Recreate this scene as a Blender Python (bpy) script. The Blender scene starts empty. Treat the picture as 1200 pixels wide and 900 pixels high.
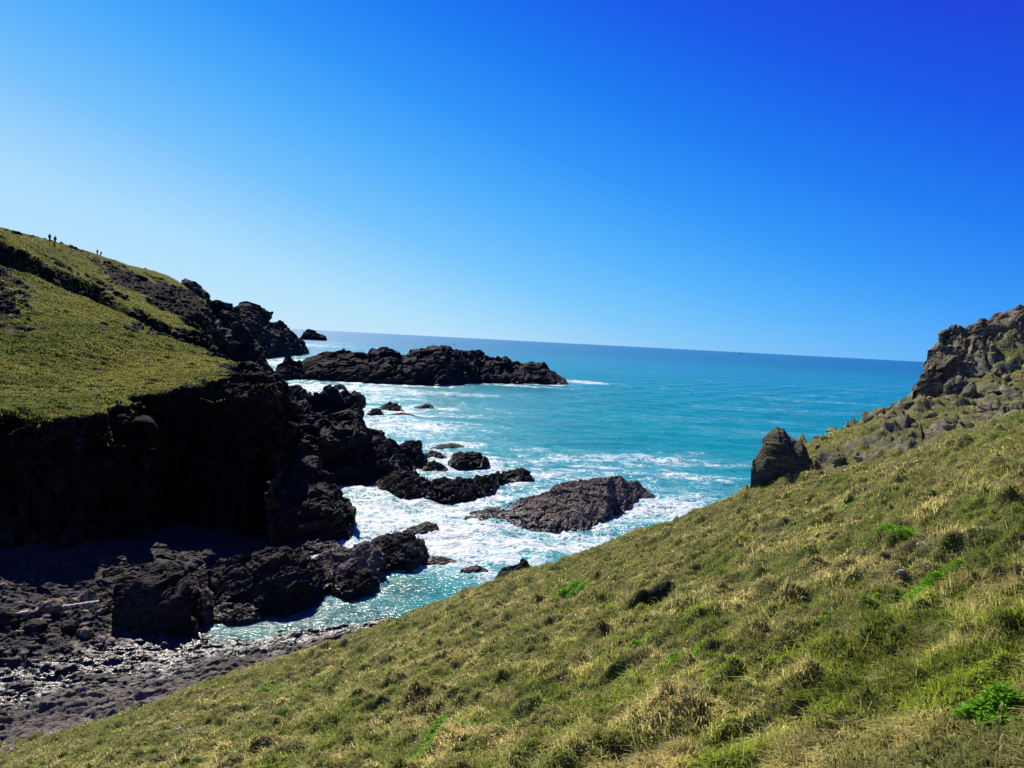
import bpy, math, random
import numpy as np
from mathutils import Vector, Matrix

R = math.radians
rng = np.random.default_rng(7)
random.seed(7)
scene = bpy.context.scene
COL = scene.collection

# ------------------------------------------------------------------ camera
H = 20.0                 # eye height above the sea
F = 906.0                # focal length in pixels of a 1200 px wide frame
PITCH, ROLL = R(3.24), R(2.99)
fw = np.array([0, math.cos(PITCH), -math.sin(PITCH)])
U0 = np.array([0, math.sin(PITCH), math.cos(PITCH)])
X0 = np.array([1.0, 0, 0])
rt = math.cos(ROLL) * X0 + math.sin(ROLL) * U0
up = -math.sin(ROLL) * X0 + math.cos(ROLL) * U0
cam_d = bpy.data.cameras.new("camera")
cam = bpy.data.objects.new("camera", cam_d)
COL.objects.link(cam)
cam_d.sensor_width = 36
cam_d.lens = F / 1200 * 36
cam_d.clip_start = 0.1
cam_d.clip_end = 200000
m = Matrix(((rt[0], up[0], -fw[0], 0), (rt[1], up[1], -fw[1], 0), (rt[2], up[2], -fw[2], H), (0, 0, 0, 1)))
cam.matrix_world = m
scene.camera = cam

def ray(px, py):
    px = np.asarray(px, float)[..., None]; py = np.asarray(py, float)[..., None]
    return fw + rt * (px - 600) / F + up * (450 - py) / F
def PY(px, py, Y):                       # the place at forward distance Y seen in that direction
    d = ray(px, py); t = np.asarray(Y, float)[..., None] / d[..., 1:2]
    return d * t + np.array([0, 0, H])
def PZ(px, py, z=0.0):                   # the place at height z
    d = ray(px, py); t = (z - H) / d[..., 2:3]
    return d * t + np.array([0, 0, H])
def horizon(px): return 398.6 + (px - 600) * 0.0522

# ------------------------------------------------------------------ noise
def _hash(ix, iy, iz, seed):
    h = (ix.astype(np.int64) * 374761393 + iy.astype(np.int64) * 668265263 + iz.astype(np.int64) * 2147483647 + seed * 974634777) & 0xFFFFFFFF
    h = ((h ^ (h >> 13)) * 1274126177) & 0xFFFFFFFF
    h = ((h ^ (h >> 16)) * 2246822519) & 0xFFFFFFFF
    return h ^ (h >> 15)
def perlin(p, seed=0):
    out = np.empty(len(p), np.float32)
    for a in range(0, len(p), 200000):
        q = p[a:a + 200000]; i = np.floor(q).astype(np.int64); f = q - i
        w = f * f * f * (f * (f * 6 - 15) + 10)
        acc = 0
        for dx in (0, 1):
            wx = w[:, 0] if dx else 1 - w[:, 0]
            for dy in (0, 1):
                wy = w[:, 1] if dy else 1 - w[:, 1]
                for dz in (0, 1):
                    wz = w[:, 2] if dz else 1 - w[:, 2]
                    h = _hash(i[:, 0] + dx, i[:, 1] + dy, i[:, 2] + dz, seed)
                    gx = ((h & 1023) / 511.5 - 1); gy = (((h >> 10) & 1023) / 511.5 - 1); gz = (((h >> 20) & 1023) / 511.5 - 1)
                    acc = acc + wx * wy * wz * (gx * (f[:, 0] - dx) + gy * (f[:, 1] - dy) + gz * (f[:, 2] - dz))
        out[a:a + 200000] = acc
    return out * 1.4
def fbm(p, oct=4, seed=0, lac=2.07, gain=0.5, ridged=False):
    p = np.asarray(p, float); a = 1.0; s = 0; t = 0
    for o in range(oct):
        n = perlin(p * lac ** o + 13.7 * o, seed + o)
        if ridged: n = 1 - 2.6 * np.abs(n)
        s = s + a * n; t += a; a *= gain
    return s / t if ridged else s
def facets(p, seed=0, tilt=1.0):
    """cellular noise with a tilted plane in each cell: broken, blocky rock; returns height, edge distance, cell random"""
    n = len(p); H_ = np.empty(n, np.float32); E = np.empty(n, np.float32); C_ = np.empty(n, np.float32)
    for a in range(0, n, 100000):
        q = p[a:a + 100000]; i = np.floor(q).astype(np.int64)
        d1 = np.full(len(q), 9.0); d2 = np.full(len(q), 9.0); hh = np.zeros(len(q)); cc = np.zeros(len(q))
        for dx in (-1, 0, 1):
            for dy in (-1, 0, 1):
                for dz in (-1, 0, 1):
                    h = _hash(i[:, 0] + dx, i[:, 1] + dy, i[:, 2] + dz, seed)
                    h2 = _hash(i[:, 0] + dx, i[:, 1] + dy, i[:, 2] + dz, seed + 77)
                    v = np.stack([i[:, 0] + dx + (h & 1023) / 1023, i[:, 1] + dy + ((h >> 10) & 1023) / 1023, i[:, 2] + dz + ((h >> 20) & 1023) / 1023], 1)
                    dv = q - v
                    d = (dv * dv).sum(1)
                    g = dv[:, 0] * ((h2 & 1023) / 511.5 - 1) + dv[:, 1] * (((h2 >> 10) & 1023) / 511.5 - 1) + dv[:, 2] * (((h2 >> 20) & 1023) / 511.5 - 1)
                    r0 = (h2 & 65535) / 32767.5 - 1
                    near = d < d1
                    d2 = np.where(near, d1, np.minimum(d2, d))
                    hh = np.where(near, g * tilt + r0 * 0.5, hh); cc = np.where(near, r0, cc)
                    d1 = np.where(near, d, d1)
        H_[a:a + 100000] = hh; E[a:a + 100000] = np.sqrt(d2) - np.sqrt(d1); C_[a:a + 100000] = cc
    return H_, E, C_
def smooth(a, b, x):
    t = np.clip((x - a) / (b - a), 0, 1); return t * t * (3 - 2 * t)

class TPS:
    def __init__(s, pts, reg=0.0):
        P = np.array(pts, float); s.c = P[:, :2]; n = len(P)
        r = np.linalg.norm(s.c[:, None] - s.c[None], axis=2)
        K = s.k(r) + reg * np.eye(n); A = np.zeros((n + 3, n + 3)); A[:n, :n] = K; Q = np.c_[np.ones(n), s.c]; A[:n, n:] = Q; A[n:, :n] = Q.T
        s.w = np.linalg.solve(A, np.r_[P[:, 2], 0, 0, 0])
    def k(s, r): return np.where(r > 1e-9, r * r * np.log(r + 1e-12), 0)
    def __call__(s, x, y):
        n = len(s.c); out = s.w[n] + s.w[n + 1] * x + s.w[n + 2] * y
        for i in range(n): out = out + s.w[i] * s.k(np.hypot(x - s.c[i, 0], y - s.c[i, 1]))
        return out

# ------------------------------------------------------------------ mesh helpers
def tag(o, label=None, cat=None, group=None, kind=None):
    for k, v in (("label", label), ("category", cat), ("group", group), ("kind", kind)):
        if v: o[k] = v
    return o
def mesh_obj(name, V, Fq, mat, parent=None, smooth_=True, attrs=None):
    """Fq: (n,k) int array of faces with k corners"""
    me = bpy.data.meshes.new(name)
    V = np.ascontiguousarray(V, np.float32); Fq = np.ascontiguousarray(Fq, np.int32)
    me.vertices.add(len(V)); me.vertices.foreach_set("co", V.ravel())
    k = Fq.shape[1]
    me.loops.add(Fq.size); me.loops.foreach_set("vertex_index", Fq.ravel())
    me.polygons.add(len(Fq))
    me.polygons.foreach_set("loop_start", np.arange(0, Fq.size, k, dtype=np.int32))
    me.update(calc_edges=True)
    me.polygons.foreach_set("use_smooth", np.full(len(Fq), smooth_))
    for an, av in (attrs or {}).items():
        av = np.asarray(av, np.float32)
        if av.ndim == 1:
            me.attributes.new(an, "FLOAT", "POINT").data.foreach_set("value", av)
        else:
            me.attributes.new(an, "FLOAT_VECTOR", "POINT").data.foreach_set("vector", np.ascontiguousarray(av).ravel())
    if mat: me.materials.append(mat)
    o = bpy.data.objects.new(name, me); COL.objects.link(o)
    if parent: o.parent = parent
    return o
def grid_faces(nr, nc, flip=False):
    i = np.arange(nr - 1)[:, None] * nc + np.arange(nc - 1)[None]
    f = np.stack([i, i + 1, i + nc + 1, i + nc], -1).reshape(-1, 4)
    return f[:, ::-1] if flip else f
def grid_normals(V, nr, nc):
    G = V.reshape(nr, nc, 3)
    du = np.gradient(G, axis=1); dv = np.gradient(G, axis=0)
    n = np.cross(du, dv); n /= np.linalg.norm(n, axis=2, keepdims=True) + 1e-12
    return n.reshape(-1, 3)
def empty(name, loc, **kw):
    o = bpy.data.objects.new(name, None); COL.objects.link(o); o.location = loc; o.empty_display_size = .5
    return tag(o, **kw)

# ------------------------------------------------------------------ materials
class Nt:
    def __init__(s, name):
        s.m = bpy.data.materials.new(name); s.m.use_nodes = True; s.t = s.m.node_tree; s.t.nodes.clear()
        s.out = s.n("ShaderNodeOutputMaterial")
        s.b = s.n("ShaderNodeBsdfPrincipled"); s.l(s.b.outputs[0], s.out.inputs[0])
    def n(s, t, **kw):
        x = s.t.nodes.new(t)
        for k, v in kw.items(): setattr(x, k, v)
        return x
    def l(s, a, b): s.t.links.new(a, b)
    def setv(s, inp, v):
        if isinstance(v, bpy.types.NodeSocket): s.l(v, inp)
        else: inp.default_value = v
    def math(s, op, a, b=0.0, c=None, clamp=False):
        x = s.n("ShaderNodeMath", operation=op, use_clamp=clamp); s.setv(x.inputs[0], a); s.setv(x.inputs[1], b)
        if c is not None: s.setv(x.inputs[2], c)
        return x.outputs[0]
    def ramp(s, v, a, b, lo=0.0, hi=1.0):
        x = s.n("ShaderNodeMapRange", interpolation_type="SMOOTHSTEP"); s.setv(x.inputs[0], v)
        for k, q in zip((1, 2, 3, 4), (a, b, lo, hi)): s.setv(x.inputs[k], q)
        return x.outputs[0]
    def mix(s, f, a, b):
        x = s.n("ShaderNodeMix", data_type="RGBA"); s.setv(x.inputs[0], f)
        s.setv(x.inputs[6], a if isinstance(a, bpy.types.NodeSocket) else (*a, 1)); s.setv(x.inputs[7], b if isinstance(b, bpy.types.NodeSocket) else (*b, 1))
        return x.outputs[2]
    def noise(s, vec, scale, detail=6, rough=0.55, dist=0.0, col=False):
        x = s.n("ShaderNodeTexNoise"); s.l(vec, x.inputs["Vector"]); x.inputs["Scale"].default_value = scale
        x.inputs["Detail"].default_value = detail; x.inputs["Roughness"].default_value = rough; x.inputs["Distortion"].default_value = dist
        return x.outputs[1 if col else 0]
    def attr(s, name): return s.n("ShaderNodeAttribute", attribute_name=name)
    def pos(s): return s.n("ShaderNodeNewGeometry").outputs["Position"]
    def mapping(s, vec, scale=(1, 1, 1), rot=(0, 0, 0)):
        x = s.n("ShaderNodeMapping"); s.l(vec, x.inputs[0]); x.inputs["Rotation"].default_value = rot; x.inputs["Scale"].default_value = scale
        return x.outputs[0]
    def bump(s, h, strength=0.5, dist=0.1, normal=None):
        x = s.n("ShaderNodeBump"); s.l(h, x.inputs["Height"]); x.inputs["Strength"].default_value = strength; x.inputs["Distance"].default_value = dist
        if normal is not None: s.l(normal, x.inputs["Normal"])
        return x.outputs[0]

def rock_nodes(t, dark, light, scale=1.0, wet=True, strata=(0.35, 0.2, 0), moss=0.0):
    """returns colour, roughness, height"""
    p = t.pos()
    big = t.noise(p, 0.35 * scale, 5, 0.6)
    fine = t.noise(p, 3.0 * scale, 8, 0.65)
    st = t.mapping(p, (0.5 * scale, 0.5 * scale, 3.2 * scale), (strata[0], strata[1], strata[2]))
    stn = t.noise(st, 1.0, 6, 0.6, 0.3)
    vor = t.n("ShaderNodeTexVoronoi", feature="DISTANCE_TO_EDGE"); t.l(st, vor.inputs["Vector"]); vor.inputs["Scale"].default_value = 1.3
    crack = t.ramp(vor.outputs["Distance"], 0.0, 0.07)
    v = t.math("ADD", t.math("MULTIPLY", big, 0.5), t.math("MULTIPLY", fine, 0.6))
    c = t.mix(t.ramp(v, 0.42, 0.72), dark, light)
    c = t.mix(t.ramp(stn, 0.35, 0.5, 0.55, 0.0), c, tuple(x * 0.45 for x in dark))
    lic = t.ramp(t.noise(p, 1.7 * scale, 6, 0.7), 0.6, 0.72, 0.0, 0.5)
    c = t.mix(lic, c, (light[0] * 1.5, light[1] * 1.45, light[2] * 1.25))
    c = t.mix(t.math("MULTIPLY", t.math("SUBTRACT", 1.0, crack), 0.7), c, tuple(x * 0.3 for x in dark))
    if moss:
        gn = t.n("ShaderNodeSeparateXYZ"); t.l(t.n("ShaderNodeNewGeometry").outputs["Normal"], gn.inputs[0])
        mo = t.math("ADD", t.ramp(gn.outputs[2], 0.2, 0.95), t.math("MULTIPLY", t.math("SUBTRACT", t.noise(p, 2.2, 6, 0.7), 0.5), 1.8))
        c = t.mix(t.ramp(mo, 0.55, 0.8, 0.0, moss), c, t.mix(fine, (0.055, 0.065, 0.018), (0.17, 0.16, 0.055)))
    rough = 0.85
    if wet:
        z = t.n("ShaderNodeSeparateXYZ"); t.l(p, z.inputs[0])
        zz = t.math("ADD", z.outputs[2], t.math("MULTIPLY", t.math("SUBTRACT", big, 0.5), 2.5))
        w = t.ramp(zz, 0.3, 1.3, 1.0, 0.0)
        c = t.mix(t.math("MULTIPLY", w, 0.75), c, tuple(x * 0.35 for x in dark))
        rough = t.math("SUBTRACT", 0.9, t.math("MULTIPLY", w, 0.5))
    h = t.math("ADD", t.math("MULTIPLY", fine, 0.5), t.math("MULTIPLY", stn, 0.6))
    h = t.math("ADD", h, t.math("MULTIPLY", crack, 0.15))
    return c, rough, h
def rock_mat(name, dark, light, scale=1.0, wet=True, bump=0.5, dist=0.3, strata=(0.35, 0.2, 0), moss=0.0):
    t = Nt(name); c, r, h = rock_nodes(t, dark, light, scale, wet, strata, moss)
    t.setv(t.b.inputs["Base Color"], c); t.setv(t.b.inputs["Roughness"], r); t.b.inputs["Specular IOR Level"].default_value = 0.22
    t.l(t.bump(h, bump * 0.8, dist * 0.8), t.b.inputs["Normal"])
    return t.m
M = {}
M["rock_black"] = rock_mat("rock_black", (0.008, 0.007, 0.006), (0.034, 0.029, 0.024), 0.35, bump=0.7, dist=0.8)
M["rock_dark"] = rock_mat("rock_dark", (0.011, 0.0095, 0.008), (0.056, 0.046, 0.036), 0.8, bump=0.7, dist=0.4)
M["rock_brown"] = rock_mat("rock_brown", (0.055, 0.044, 0.035), (0.30, 0.235, 0.18), 0.9, bump=0.7, dist=0.35)
M["rock_slope"] = rock_mat("rock_slope", (0.095, 0.080, 0.050), (0.34, 0.29, 0.20), 1.6, wet=False, bump=0.7, dist=0.2, moss=0.6)
M["rock_crag"] = rock_mat("rock_crag", (0.060, 0.049, 0.030), (0.28, 0.225, 0.145), 1.4, wet=False, bump=0.8, dist=0.25, moss=0.4)
M["rock_lichen"] = rock_mat("rock_lichen", (0.034, 0.035, 0.025), (0.12, 0.115, 0.075), 1.6, wet=False, bump=0.8, dist=0.2, moss=0.35)
M["rock_pale"] = rock_mat("rock_pale", (0.26, 0.24, 0.21), (0.5, 0.47, 0.42), 6, wet=False, bump=0.4, dist=0.03)
def flat_mat(name, col, rough=0.7, scale=8, var=0.3):
    t = Nt(name); p = t.n("ShaderNodeTexCoord").outputs["Object"]
    n = t.noise(p, scale, 4); t.setv(t.b.inputs["Base Color"], t.mix(n, tuple(c * (1 - var) for c in col), tuple(c * (1 + var) for c in col)))
    t.b.inputs["Roughness"].default_value = rough
    return t.m

# ------------------------------------------------------------------ world, sun
EXPO = 0.5
SUN_AZ, SUN_EL = R(-25), R(45)
sd = np.array([math.sin(SUN_AZ) * math.cos(SUN_EL), math.cos(SUN_AZ) * math.cos(SUN_EL), math.sin(SUN_EL)])
w = bpy.data.worlds.new("World"); scene.world = w; w.use_nodes = True
nt = w.node_tree; nt.nodes.clear()
sky = nt.nodes.new("ShaderNodeTexSky"); sky.sky_type = "NISHITA"; sky.sun_disc = False
sky.sun_elevation = SUN_EL; sky.sun_rotation = SUN_AZ; sky.altitude = 0; sky.air_density = 1.0; sky.dust_density = 0.0; sky.ozone_density = 6.0
sp_ = nt.nodes.new("ShaderNodeSeparateColor"); cb_ = nt.nodes.new("ShaderNodeCombineColor")
def wmath(op, a, b):
    x = nt.nodes.new("ShaderNodeMath"); x.operation = op; nt.links.new(a, x.inputs[0]); x.inputs[1].default_value = b; return x.outputs[0]
nt.links.new(sky.outputs[0], sp_.inputs[0])
for ch, (gain, pw) in enumerate(((5.2, 1.85), (6.4, 1.36), (8.4, 0.52))):       # deeper, cleaner blue air
    nt.links.new(wmath("MULTIPLY", wmath("POWER", wmath("MULTIPLY", sp_.outputs[ch], 0.11), pw), gain), cb_.inputs[ch])
bg = nt.nodes.new("ShaderNodeBackground"); bg.inputs[1].default_value = 0.09
wo = nt.nodes.new("ShaderNodeOutputWorld")
tc_ = nt.nodes.new("ShaderNodeTexCoord"); dp_ = nt.nodes.new("ShaderNodeVectorMath"); dp_.operation = "DOT_PRODUCT"
nt.links.new(tc_.outputs["Generated"], dp_.inputs[0]); dp_.inputs[1].default_value = (0.33, -0.02, 0.945)      # the sky deepens upwards and away from the sun
mr_ = nt.nodes.new("ShaderNodeMapRange"); nt.links.new(dp_.outputs["Value"], mr_.inputs[0]); mr_.inputs[1].default_value = -0.15; mr_.inputs[2].default_value = 1.05
cr_ = nt.nodes.new("ShaderNodeValToRGB"); nt.links.new(mr_.outputs[0], cr_.inputs[0]); cr_.color_ramp.interpolation = "LINEAR"
SKYC = [(-.15, (200, 230, 250)), (-.05, (180, 225, 251)), (.05, (122, 198, 251)), (.13, (84, 178, 251)), (.21, (50, 152, 249)), (.30, (26, 122, 242)), (.40, (22, 84, 231)), (.50, (31, 55, 212)), (.62, (22, 50, 190)), (.8, (14, 36, 140)), (1.0, (10, 28, 105))]
while len(cr_.color_ramp.elements) < len(SKYC): cr_.color_ramp.elements.new(0.5)
for e_, (v_, c_) in zip(cr_.color_ramp.elements, SKYC):
    e_.position = (v_ + .15) / 1.2; e_.color = (*[((x / 255 + .055) / 1.055) ** 2.4 if x > 10 else x / 255 / 12.92 for x in c_], 1)
sc_ = nt.nodes.new("ShaderNodeVectorMath"); sc_.operation = "SCALE"; nt.links.new(cr_.outputs[0], sc_.inputs[0]); sc_.inputs["Scale"].default_value = 1 / (0.09 * 2 ** EXPO)
mx_ = nt.nodes.new("ShaderNodeMix"); mx_.data_type = "RGBA"; mx_.inputs[0].default_value = 0.85
nt.links.new(cb_.outputs[0], mx_.inputs[6]); nt.links.new(sc_.outputs[0], mx_.inputs[7]); nt.links.new(mx_.outputs[2], bg.inputs[0]); nt.links.new(bg.outputs[0], wo.inputs[0])
sl = bpy.data.lights.new("sun", "SUN"); sl.energy = 5.0; sl.angle = R(0.53); sl.color = (1.0, 0.93, 0.80)
so = bpy.data.objects.new("sun", sl); COL.objects.link(so); so.rotation_euler = Vector(sd).to_track_quat("Z", "Y").to_euler(); so.location = (-60, 60, 90)
vs = scene.view_settings; vs.view_transform = "Standard"; vs.look = "None"; vs.exposure = EXPO; vs.gamma = 1.0; vs.use_curve_mapping = False
scene.cycles.max_bounces = 5; scene.cycles.diffuse_bounces = 2; scene.cycles.glossy_bounces = 2; scene.cycles.transmission_bounces = 2
scene.cycles.sample_clamp_indirect = 4; scene.cycles.use_denoising = True
scene.cycles.caustics_reflective = False; scene.cycles.caustics_refractive = False

# ------------------------------------------------------------------ near hill
hill_px = [  # px, py, Y
    (0, 868, 34), (100, 840, 36), (200, 808, 39), (320, 772, 43), (430, 737, 46), (520, 700, 45), (600, 671, 43), (700, 637, 40), (760, 613, 38), (810, 597, 36), (850, 579, 35), (882, 564, 34),
    (0, 900, 28), (150, 900, 18.5), (300, 900, 11.5), (600, 900, 6.4), (900, 900, 4.5), (1200, 900, 3.5), (1350, 900, 3.0),
    (100, 860, 30), (200, 860, 24), (400, 800, 22), (400, 765, 33), (600, 760, 17.5), (600, 705, 28), (800, 700, 14.5), (800, 640, 25), (700, 660, 31),
    (1000, 700, 9), (1000, 610, 18), (1200, 700, 6.3), (1200, 600, 10), (1200, 540, 17), (1350, 620, 9), (950, 560, 32), (1050, 525, 31), (1120, 508, 29), (1200, 490, 27), (1350, 470, 25),
    (932, 520, 37), (960, 509, 38), (1000, 494, 40), (1060, 470, 42), (1080, 440, 43), (1115, 405, 45), (1200, 380, 45), (1350, 330, 45),
    (1150, 450, 38), (1090, 480, 38), (1250, 430, 38),
]
hp = [tuple(PY(*q)) for q in hill_px]
for (px, py, Y, dy, dz) in [(0, 868, 34, 8, 4), (200, 808, 39, 8, 4), (430, 737, 46, 7, 5), (600, 671, 43, 6, 7), (760, 613, 38, 6, 7), (850, 579, 35, 6, 7), (882, 564, 34, 7, 5), (960, 509, 38, 6, 4), (1060, 470, 42, 6, 4), (1115, 405, 45, 8, 4), (1250, 370, 45, 10, 4)]:
    q = PY(px, py, Y + dy); q[2] -= dz; hp.append(tuple(q))
for (x, y, z) in [(0, 0, 18.3), (-3, 0, 17.1), (3, 0, 19.5), (0, -6, 19.6), (-8, -2, 15.6), (10, 2, 21.5), (-18, 4, 11.5), (20, -8, 26), (-20, -15, 16), (-30, 10, 6), (0, -20, 24)]:
    hp.append((x, y, z))
hill_tps0 = TPS(hp, reg=2.0)
brow = np.array([(q[0] / q[1], (q[2] - H) / q[1]) for q in [PY(px, py, 40.0) for px, py in [(-200, 925), (0, 869), (100, 843), (200, 811), (320, 775), (430, 740), (520, 704), (600, 674), (640, 661), (700, 640), (760, 616), (810, 601), (850, 582), (882, 566), (905, 540), (945, 514), (1000, 496), (1060, 472), (1080, 442), (1115, 406), (1200, 380), (1300, 350)]]])
def hill_tps(x, y):
    """the brow of the hill never rises past the line where the ground drops to the cove"""
    z = hill_tps0(x, y); yy = np.maximum(y, 1e-3); lim = H + yy * np.interp(x / yy, brow[:, 0], brow[:, 1]) - 0.12
    k = 0.35; a = (lim - z) / k
    zz = lim - k * np.logaddexp(0, a)
    return np.where(y > 12, zz, np.where(y > 6, z + (zz - z) * np.clip((y - 6) / 6, 0, 1), z))
PITS = []   # hollows: x, y, rx, ry, depth
def find_on_hill(px, py):
    d = ray(px, py); ts = np.linspace(2, 60, 3000)
    P = d * ts[:, None] + np.array([0, 0, H]); g = P[:, 2] - hill_tps(P[:, 0], P[:, 1])
    k = np.argmax(g < 0); return P[k]
for (px, py, w_, dep) in [(770, 700, 0.75, 0.75), (803, 690, 0.45, 0.5), (822, 772, 0.35, 0.35), (640, 806, 0.4, 0.3), (590, 722, 0.5, 0.25), (850, 775, 0.3, 0.25), (975, 768, 0.25, 0.25), (730, 790, 0.3, 0.25), (540, 800, 0.3, 0.2), (1060, 655, 0.35, 0.25), (950, 845, 0.2, 0.2), (700, 745, 0.4, 0.3), (450, 770, 0.5, 0.3), (905, 620, 0.7, 0.35), (945, 588, 0.7, 0.3), (1110, 600, 0.4, 0.25), (245, 838, 0.4, 0.3)]:
    q = find_on_hill(px, py); PITS.append((q[0], q[1], w_, w_ * 0.8, dep))
def hill_rock_mask(x, y):
    """1 where the slope is rocky: above the grass line on the right"""
    dd = np.maximum(y, 0.1); u = x / dd
    P = np.c_[x, y, np.zeros_like(x)]
    edge = np.interp(u, [0.30, 0.38, 0.5, 0.58, 0.66, 0.9], [34, 32, 30, 28.5, 26.5, 23])
    d = y - edge + 2.2 * fbm(P * 0.35, 3, 5)
    return smooth(-1.0, 1.5, d) * smooth(0.27, 0.34, u + 0.02 * perlin(P * 0.5, 3))
def hill_z(x, y, fine=True):
    P = np.c_[x, y, np.zeros_like(x)]
    z = hill_tps(x, y)
    d = np.hypot(x, y); near = smooth(1.0, 4, d)
    hum = fbm(P * np.array([0.55, 0.75, 1]), 3, 11) * 0.20 + fbm(P * 0.13, 2, 12) * 0.35
    hum = hum * near * (0.35 + 0.65 * smooth(3, 9, d))
    tn = fbm(P * np.array([1.25, 1.6, 1]), 3, 21)
    tus = (np.maximum(tn, -0.12) * 0.26 - smooth(-0.1, -0.5, tn) * 0.10 + np.maximum(fbm(P * 3.1, 3, 23), -0.25) * 0.15) * near * (0.5 + 0.5 * smooth(2, 8, d))
    rk = hill_rock_mask(x, y)
    z = z + (hum + tus) * (1 - rk)
    for (cx, cy, rx, ry, dep) in PITS:
        q = ((x - cx) / rx) ** 2 + ((y - cy) / ry) ** 2
        k = q < 12
        if k.any():
            dep = dep * 0.55; rx, ry = rx * 0.7, ry * 0.7
            q = ((x - cx) / rx) ** 2 + ((y - cy) / ry) ** 2
            z[k] = z[k] - 0.7 * dep * np.exp(-q[k] ** 2 * 0.9)
            bx_ = (x[k] - cx) / (rx * 1.2); by_ = (y[k] - cy - ry * 0.9) / ry
            z[k] = z[k] + 0.9 * dep * smooth(-0.25, 0.15, by_) * np.exp(-np.maximum(by_, 0) ** 2 * 0.5 - bx_ ** 4)
    m_ = rk > 0.01
    if m_.any():
        Q = np.c_[x[m_], y[m_], z[m_]]
        h1, e1, c1 = facets(Q * 0.55 + 0.3 * fbm(Q * 0.8, 2, 3)[:, None], 31)
        h2, e2, c2 = facets(Q * 1.7, 37)
        patch = smooth(-0.15, 0.2, fbm(Q * 0.4, 3, 55) + 0.12)
        h3, e3, c3 = facets(Q * 4.2, 39)
        z[m_] += rk[m_] * patch * (h1 * (0.4 + 0.6 * smooth(0, .06, e1)) * 0.42 + 0.26 * h2 * (0.4 + 0.6 * smooth(0, .06, e2)) + 0.10 * h3 * smooth(0, .08, e3) + 0.12 * fbm(Q * 1.2, 4, 41)) + rk[m_] * 0.16 * fbm(Q * 1.6, 4, 9)
    return z
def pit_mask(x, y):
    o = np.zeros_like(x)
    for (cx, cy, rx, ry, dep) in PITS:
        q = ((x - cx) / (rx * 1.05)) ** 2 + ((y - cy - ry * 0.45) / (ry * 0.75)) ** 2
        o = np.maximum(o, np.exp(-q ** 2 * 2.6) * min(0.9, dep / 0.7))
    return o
NA, ND = 1000, 1100
ang = np.radians(np.linspace(-80, 72, NA)); dist = 1.2 * (75 / 1.2) ** np.linspace(0, 1, ND)
A_, D_ = np.meshgrid(ang, dist)
hx = (D_ * np.sin(A_)).ravel(); hy = (D_ * np.cos(A_)).ravel()
hz = hill_z(hx, hy)
hz = np.maximum(hz, -3.0)
HV = np.c_[hx, hy, hz]
hn = grid_normals(HV, ND, NA); 
rk = hill_rock_mask(hx, hy)
patch = smooth(-0.15, 0.2, fbm(HV * 0.4, 3, 55) + 0.12)
slope = np.abs(hn[:, 2])
rockm = rk * np.clip(patch * 0.75 + smooth(0.8, 0.5, slope), 0, 1)
t = Nt("hill_ground")
p = t.pos()
g1 = t.noise(p, 1.2, 6, 0.65); g2 = t.noise(p, 14, 6, 0.7); g3 = t.noise(p, 60, 4, 0.7)
gc = t.mix(t.ramp(g1, 0.38, 0.62), (0.08, 0.095, 0.016), (0.18, 0.155, 0.05))
gc = t.mix(t.ramp(g2, 0.45, 0.7), gc, (0.035, 0.045, 0.012))
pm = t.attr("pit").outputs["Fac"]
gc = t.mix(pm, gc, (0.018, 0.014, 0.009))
rc, rr, rh = rock_nodes(t, (0.095, 0.080, 0.050), (0.34, 0.29, 0.20), 1.6, False, moss=0.8)
rm = t.ramp(t.math("ADD", t.attr("rock").outputs["Fac"], t.math("MULTIPLY", t.math("SUBTRACT", t.noise(p, 3.0, 6, 0.7), 0.5), 1.1)), 0.4, 0.55)
t.setv(t.b.inputs["Base Color"], t.mix(rm, gc, rc)); t.b.inputs["Roughness"].default_value = 0.9; t.b.inputs["Specular IOR Level"].default_value = 0.15
hh = t.math("ADD", t.math("MULTIPLY", g2, 0.4), t.math("ADD", t.math("MULTIPLY", g3, 0.15), t.math("MULTIPLY", rh, 0.5)))
t.l(t.bump(hh, 0.8, 0.12), t.b.inputs["Normal"])
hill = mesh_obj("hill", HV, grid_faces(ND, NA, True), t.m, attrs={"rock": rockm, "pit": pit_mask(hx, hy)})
tag(hill, "green and straw coloured grass hillside sloping down to the cove", kind="structure")
# ground behind the viewer
bx, by = np.meshgrid(np.linspace(-45, 45, 120), np.linspace(-45, 2.5, 70))
bz = hill_tps(bx.ravel(), by.ravel()) - 0.15
back = mesh_obj("hill_behind", np.c_[bx.ravel(), by.ravel(), bz], grid_faces(70, 120), t.m, attrs={"rock": np.zeros(bx.size), "pit": np.zeros(bx.size)})
tag(back, kind="structure")

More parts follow.
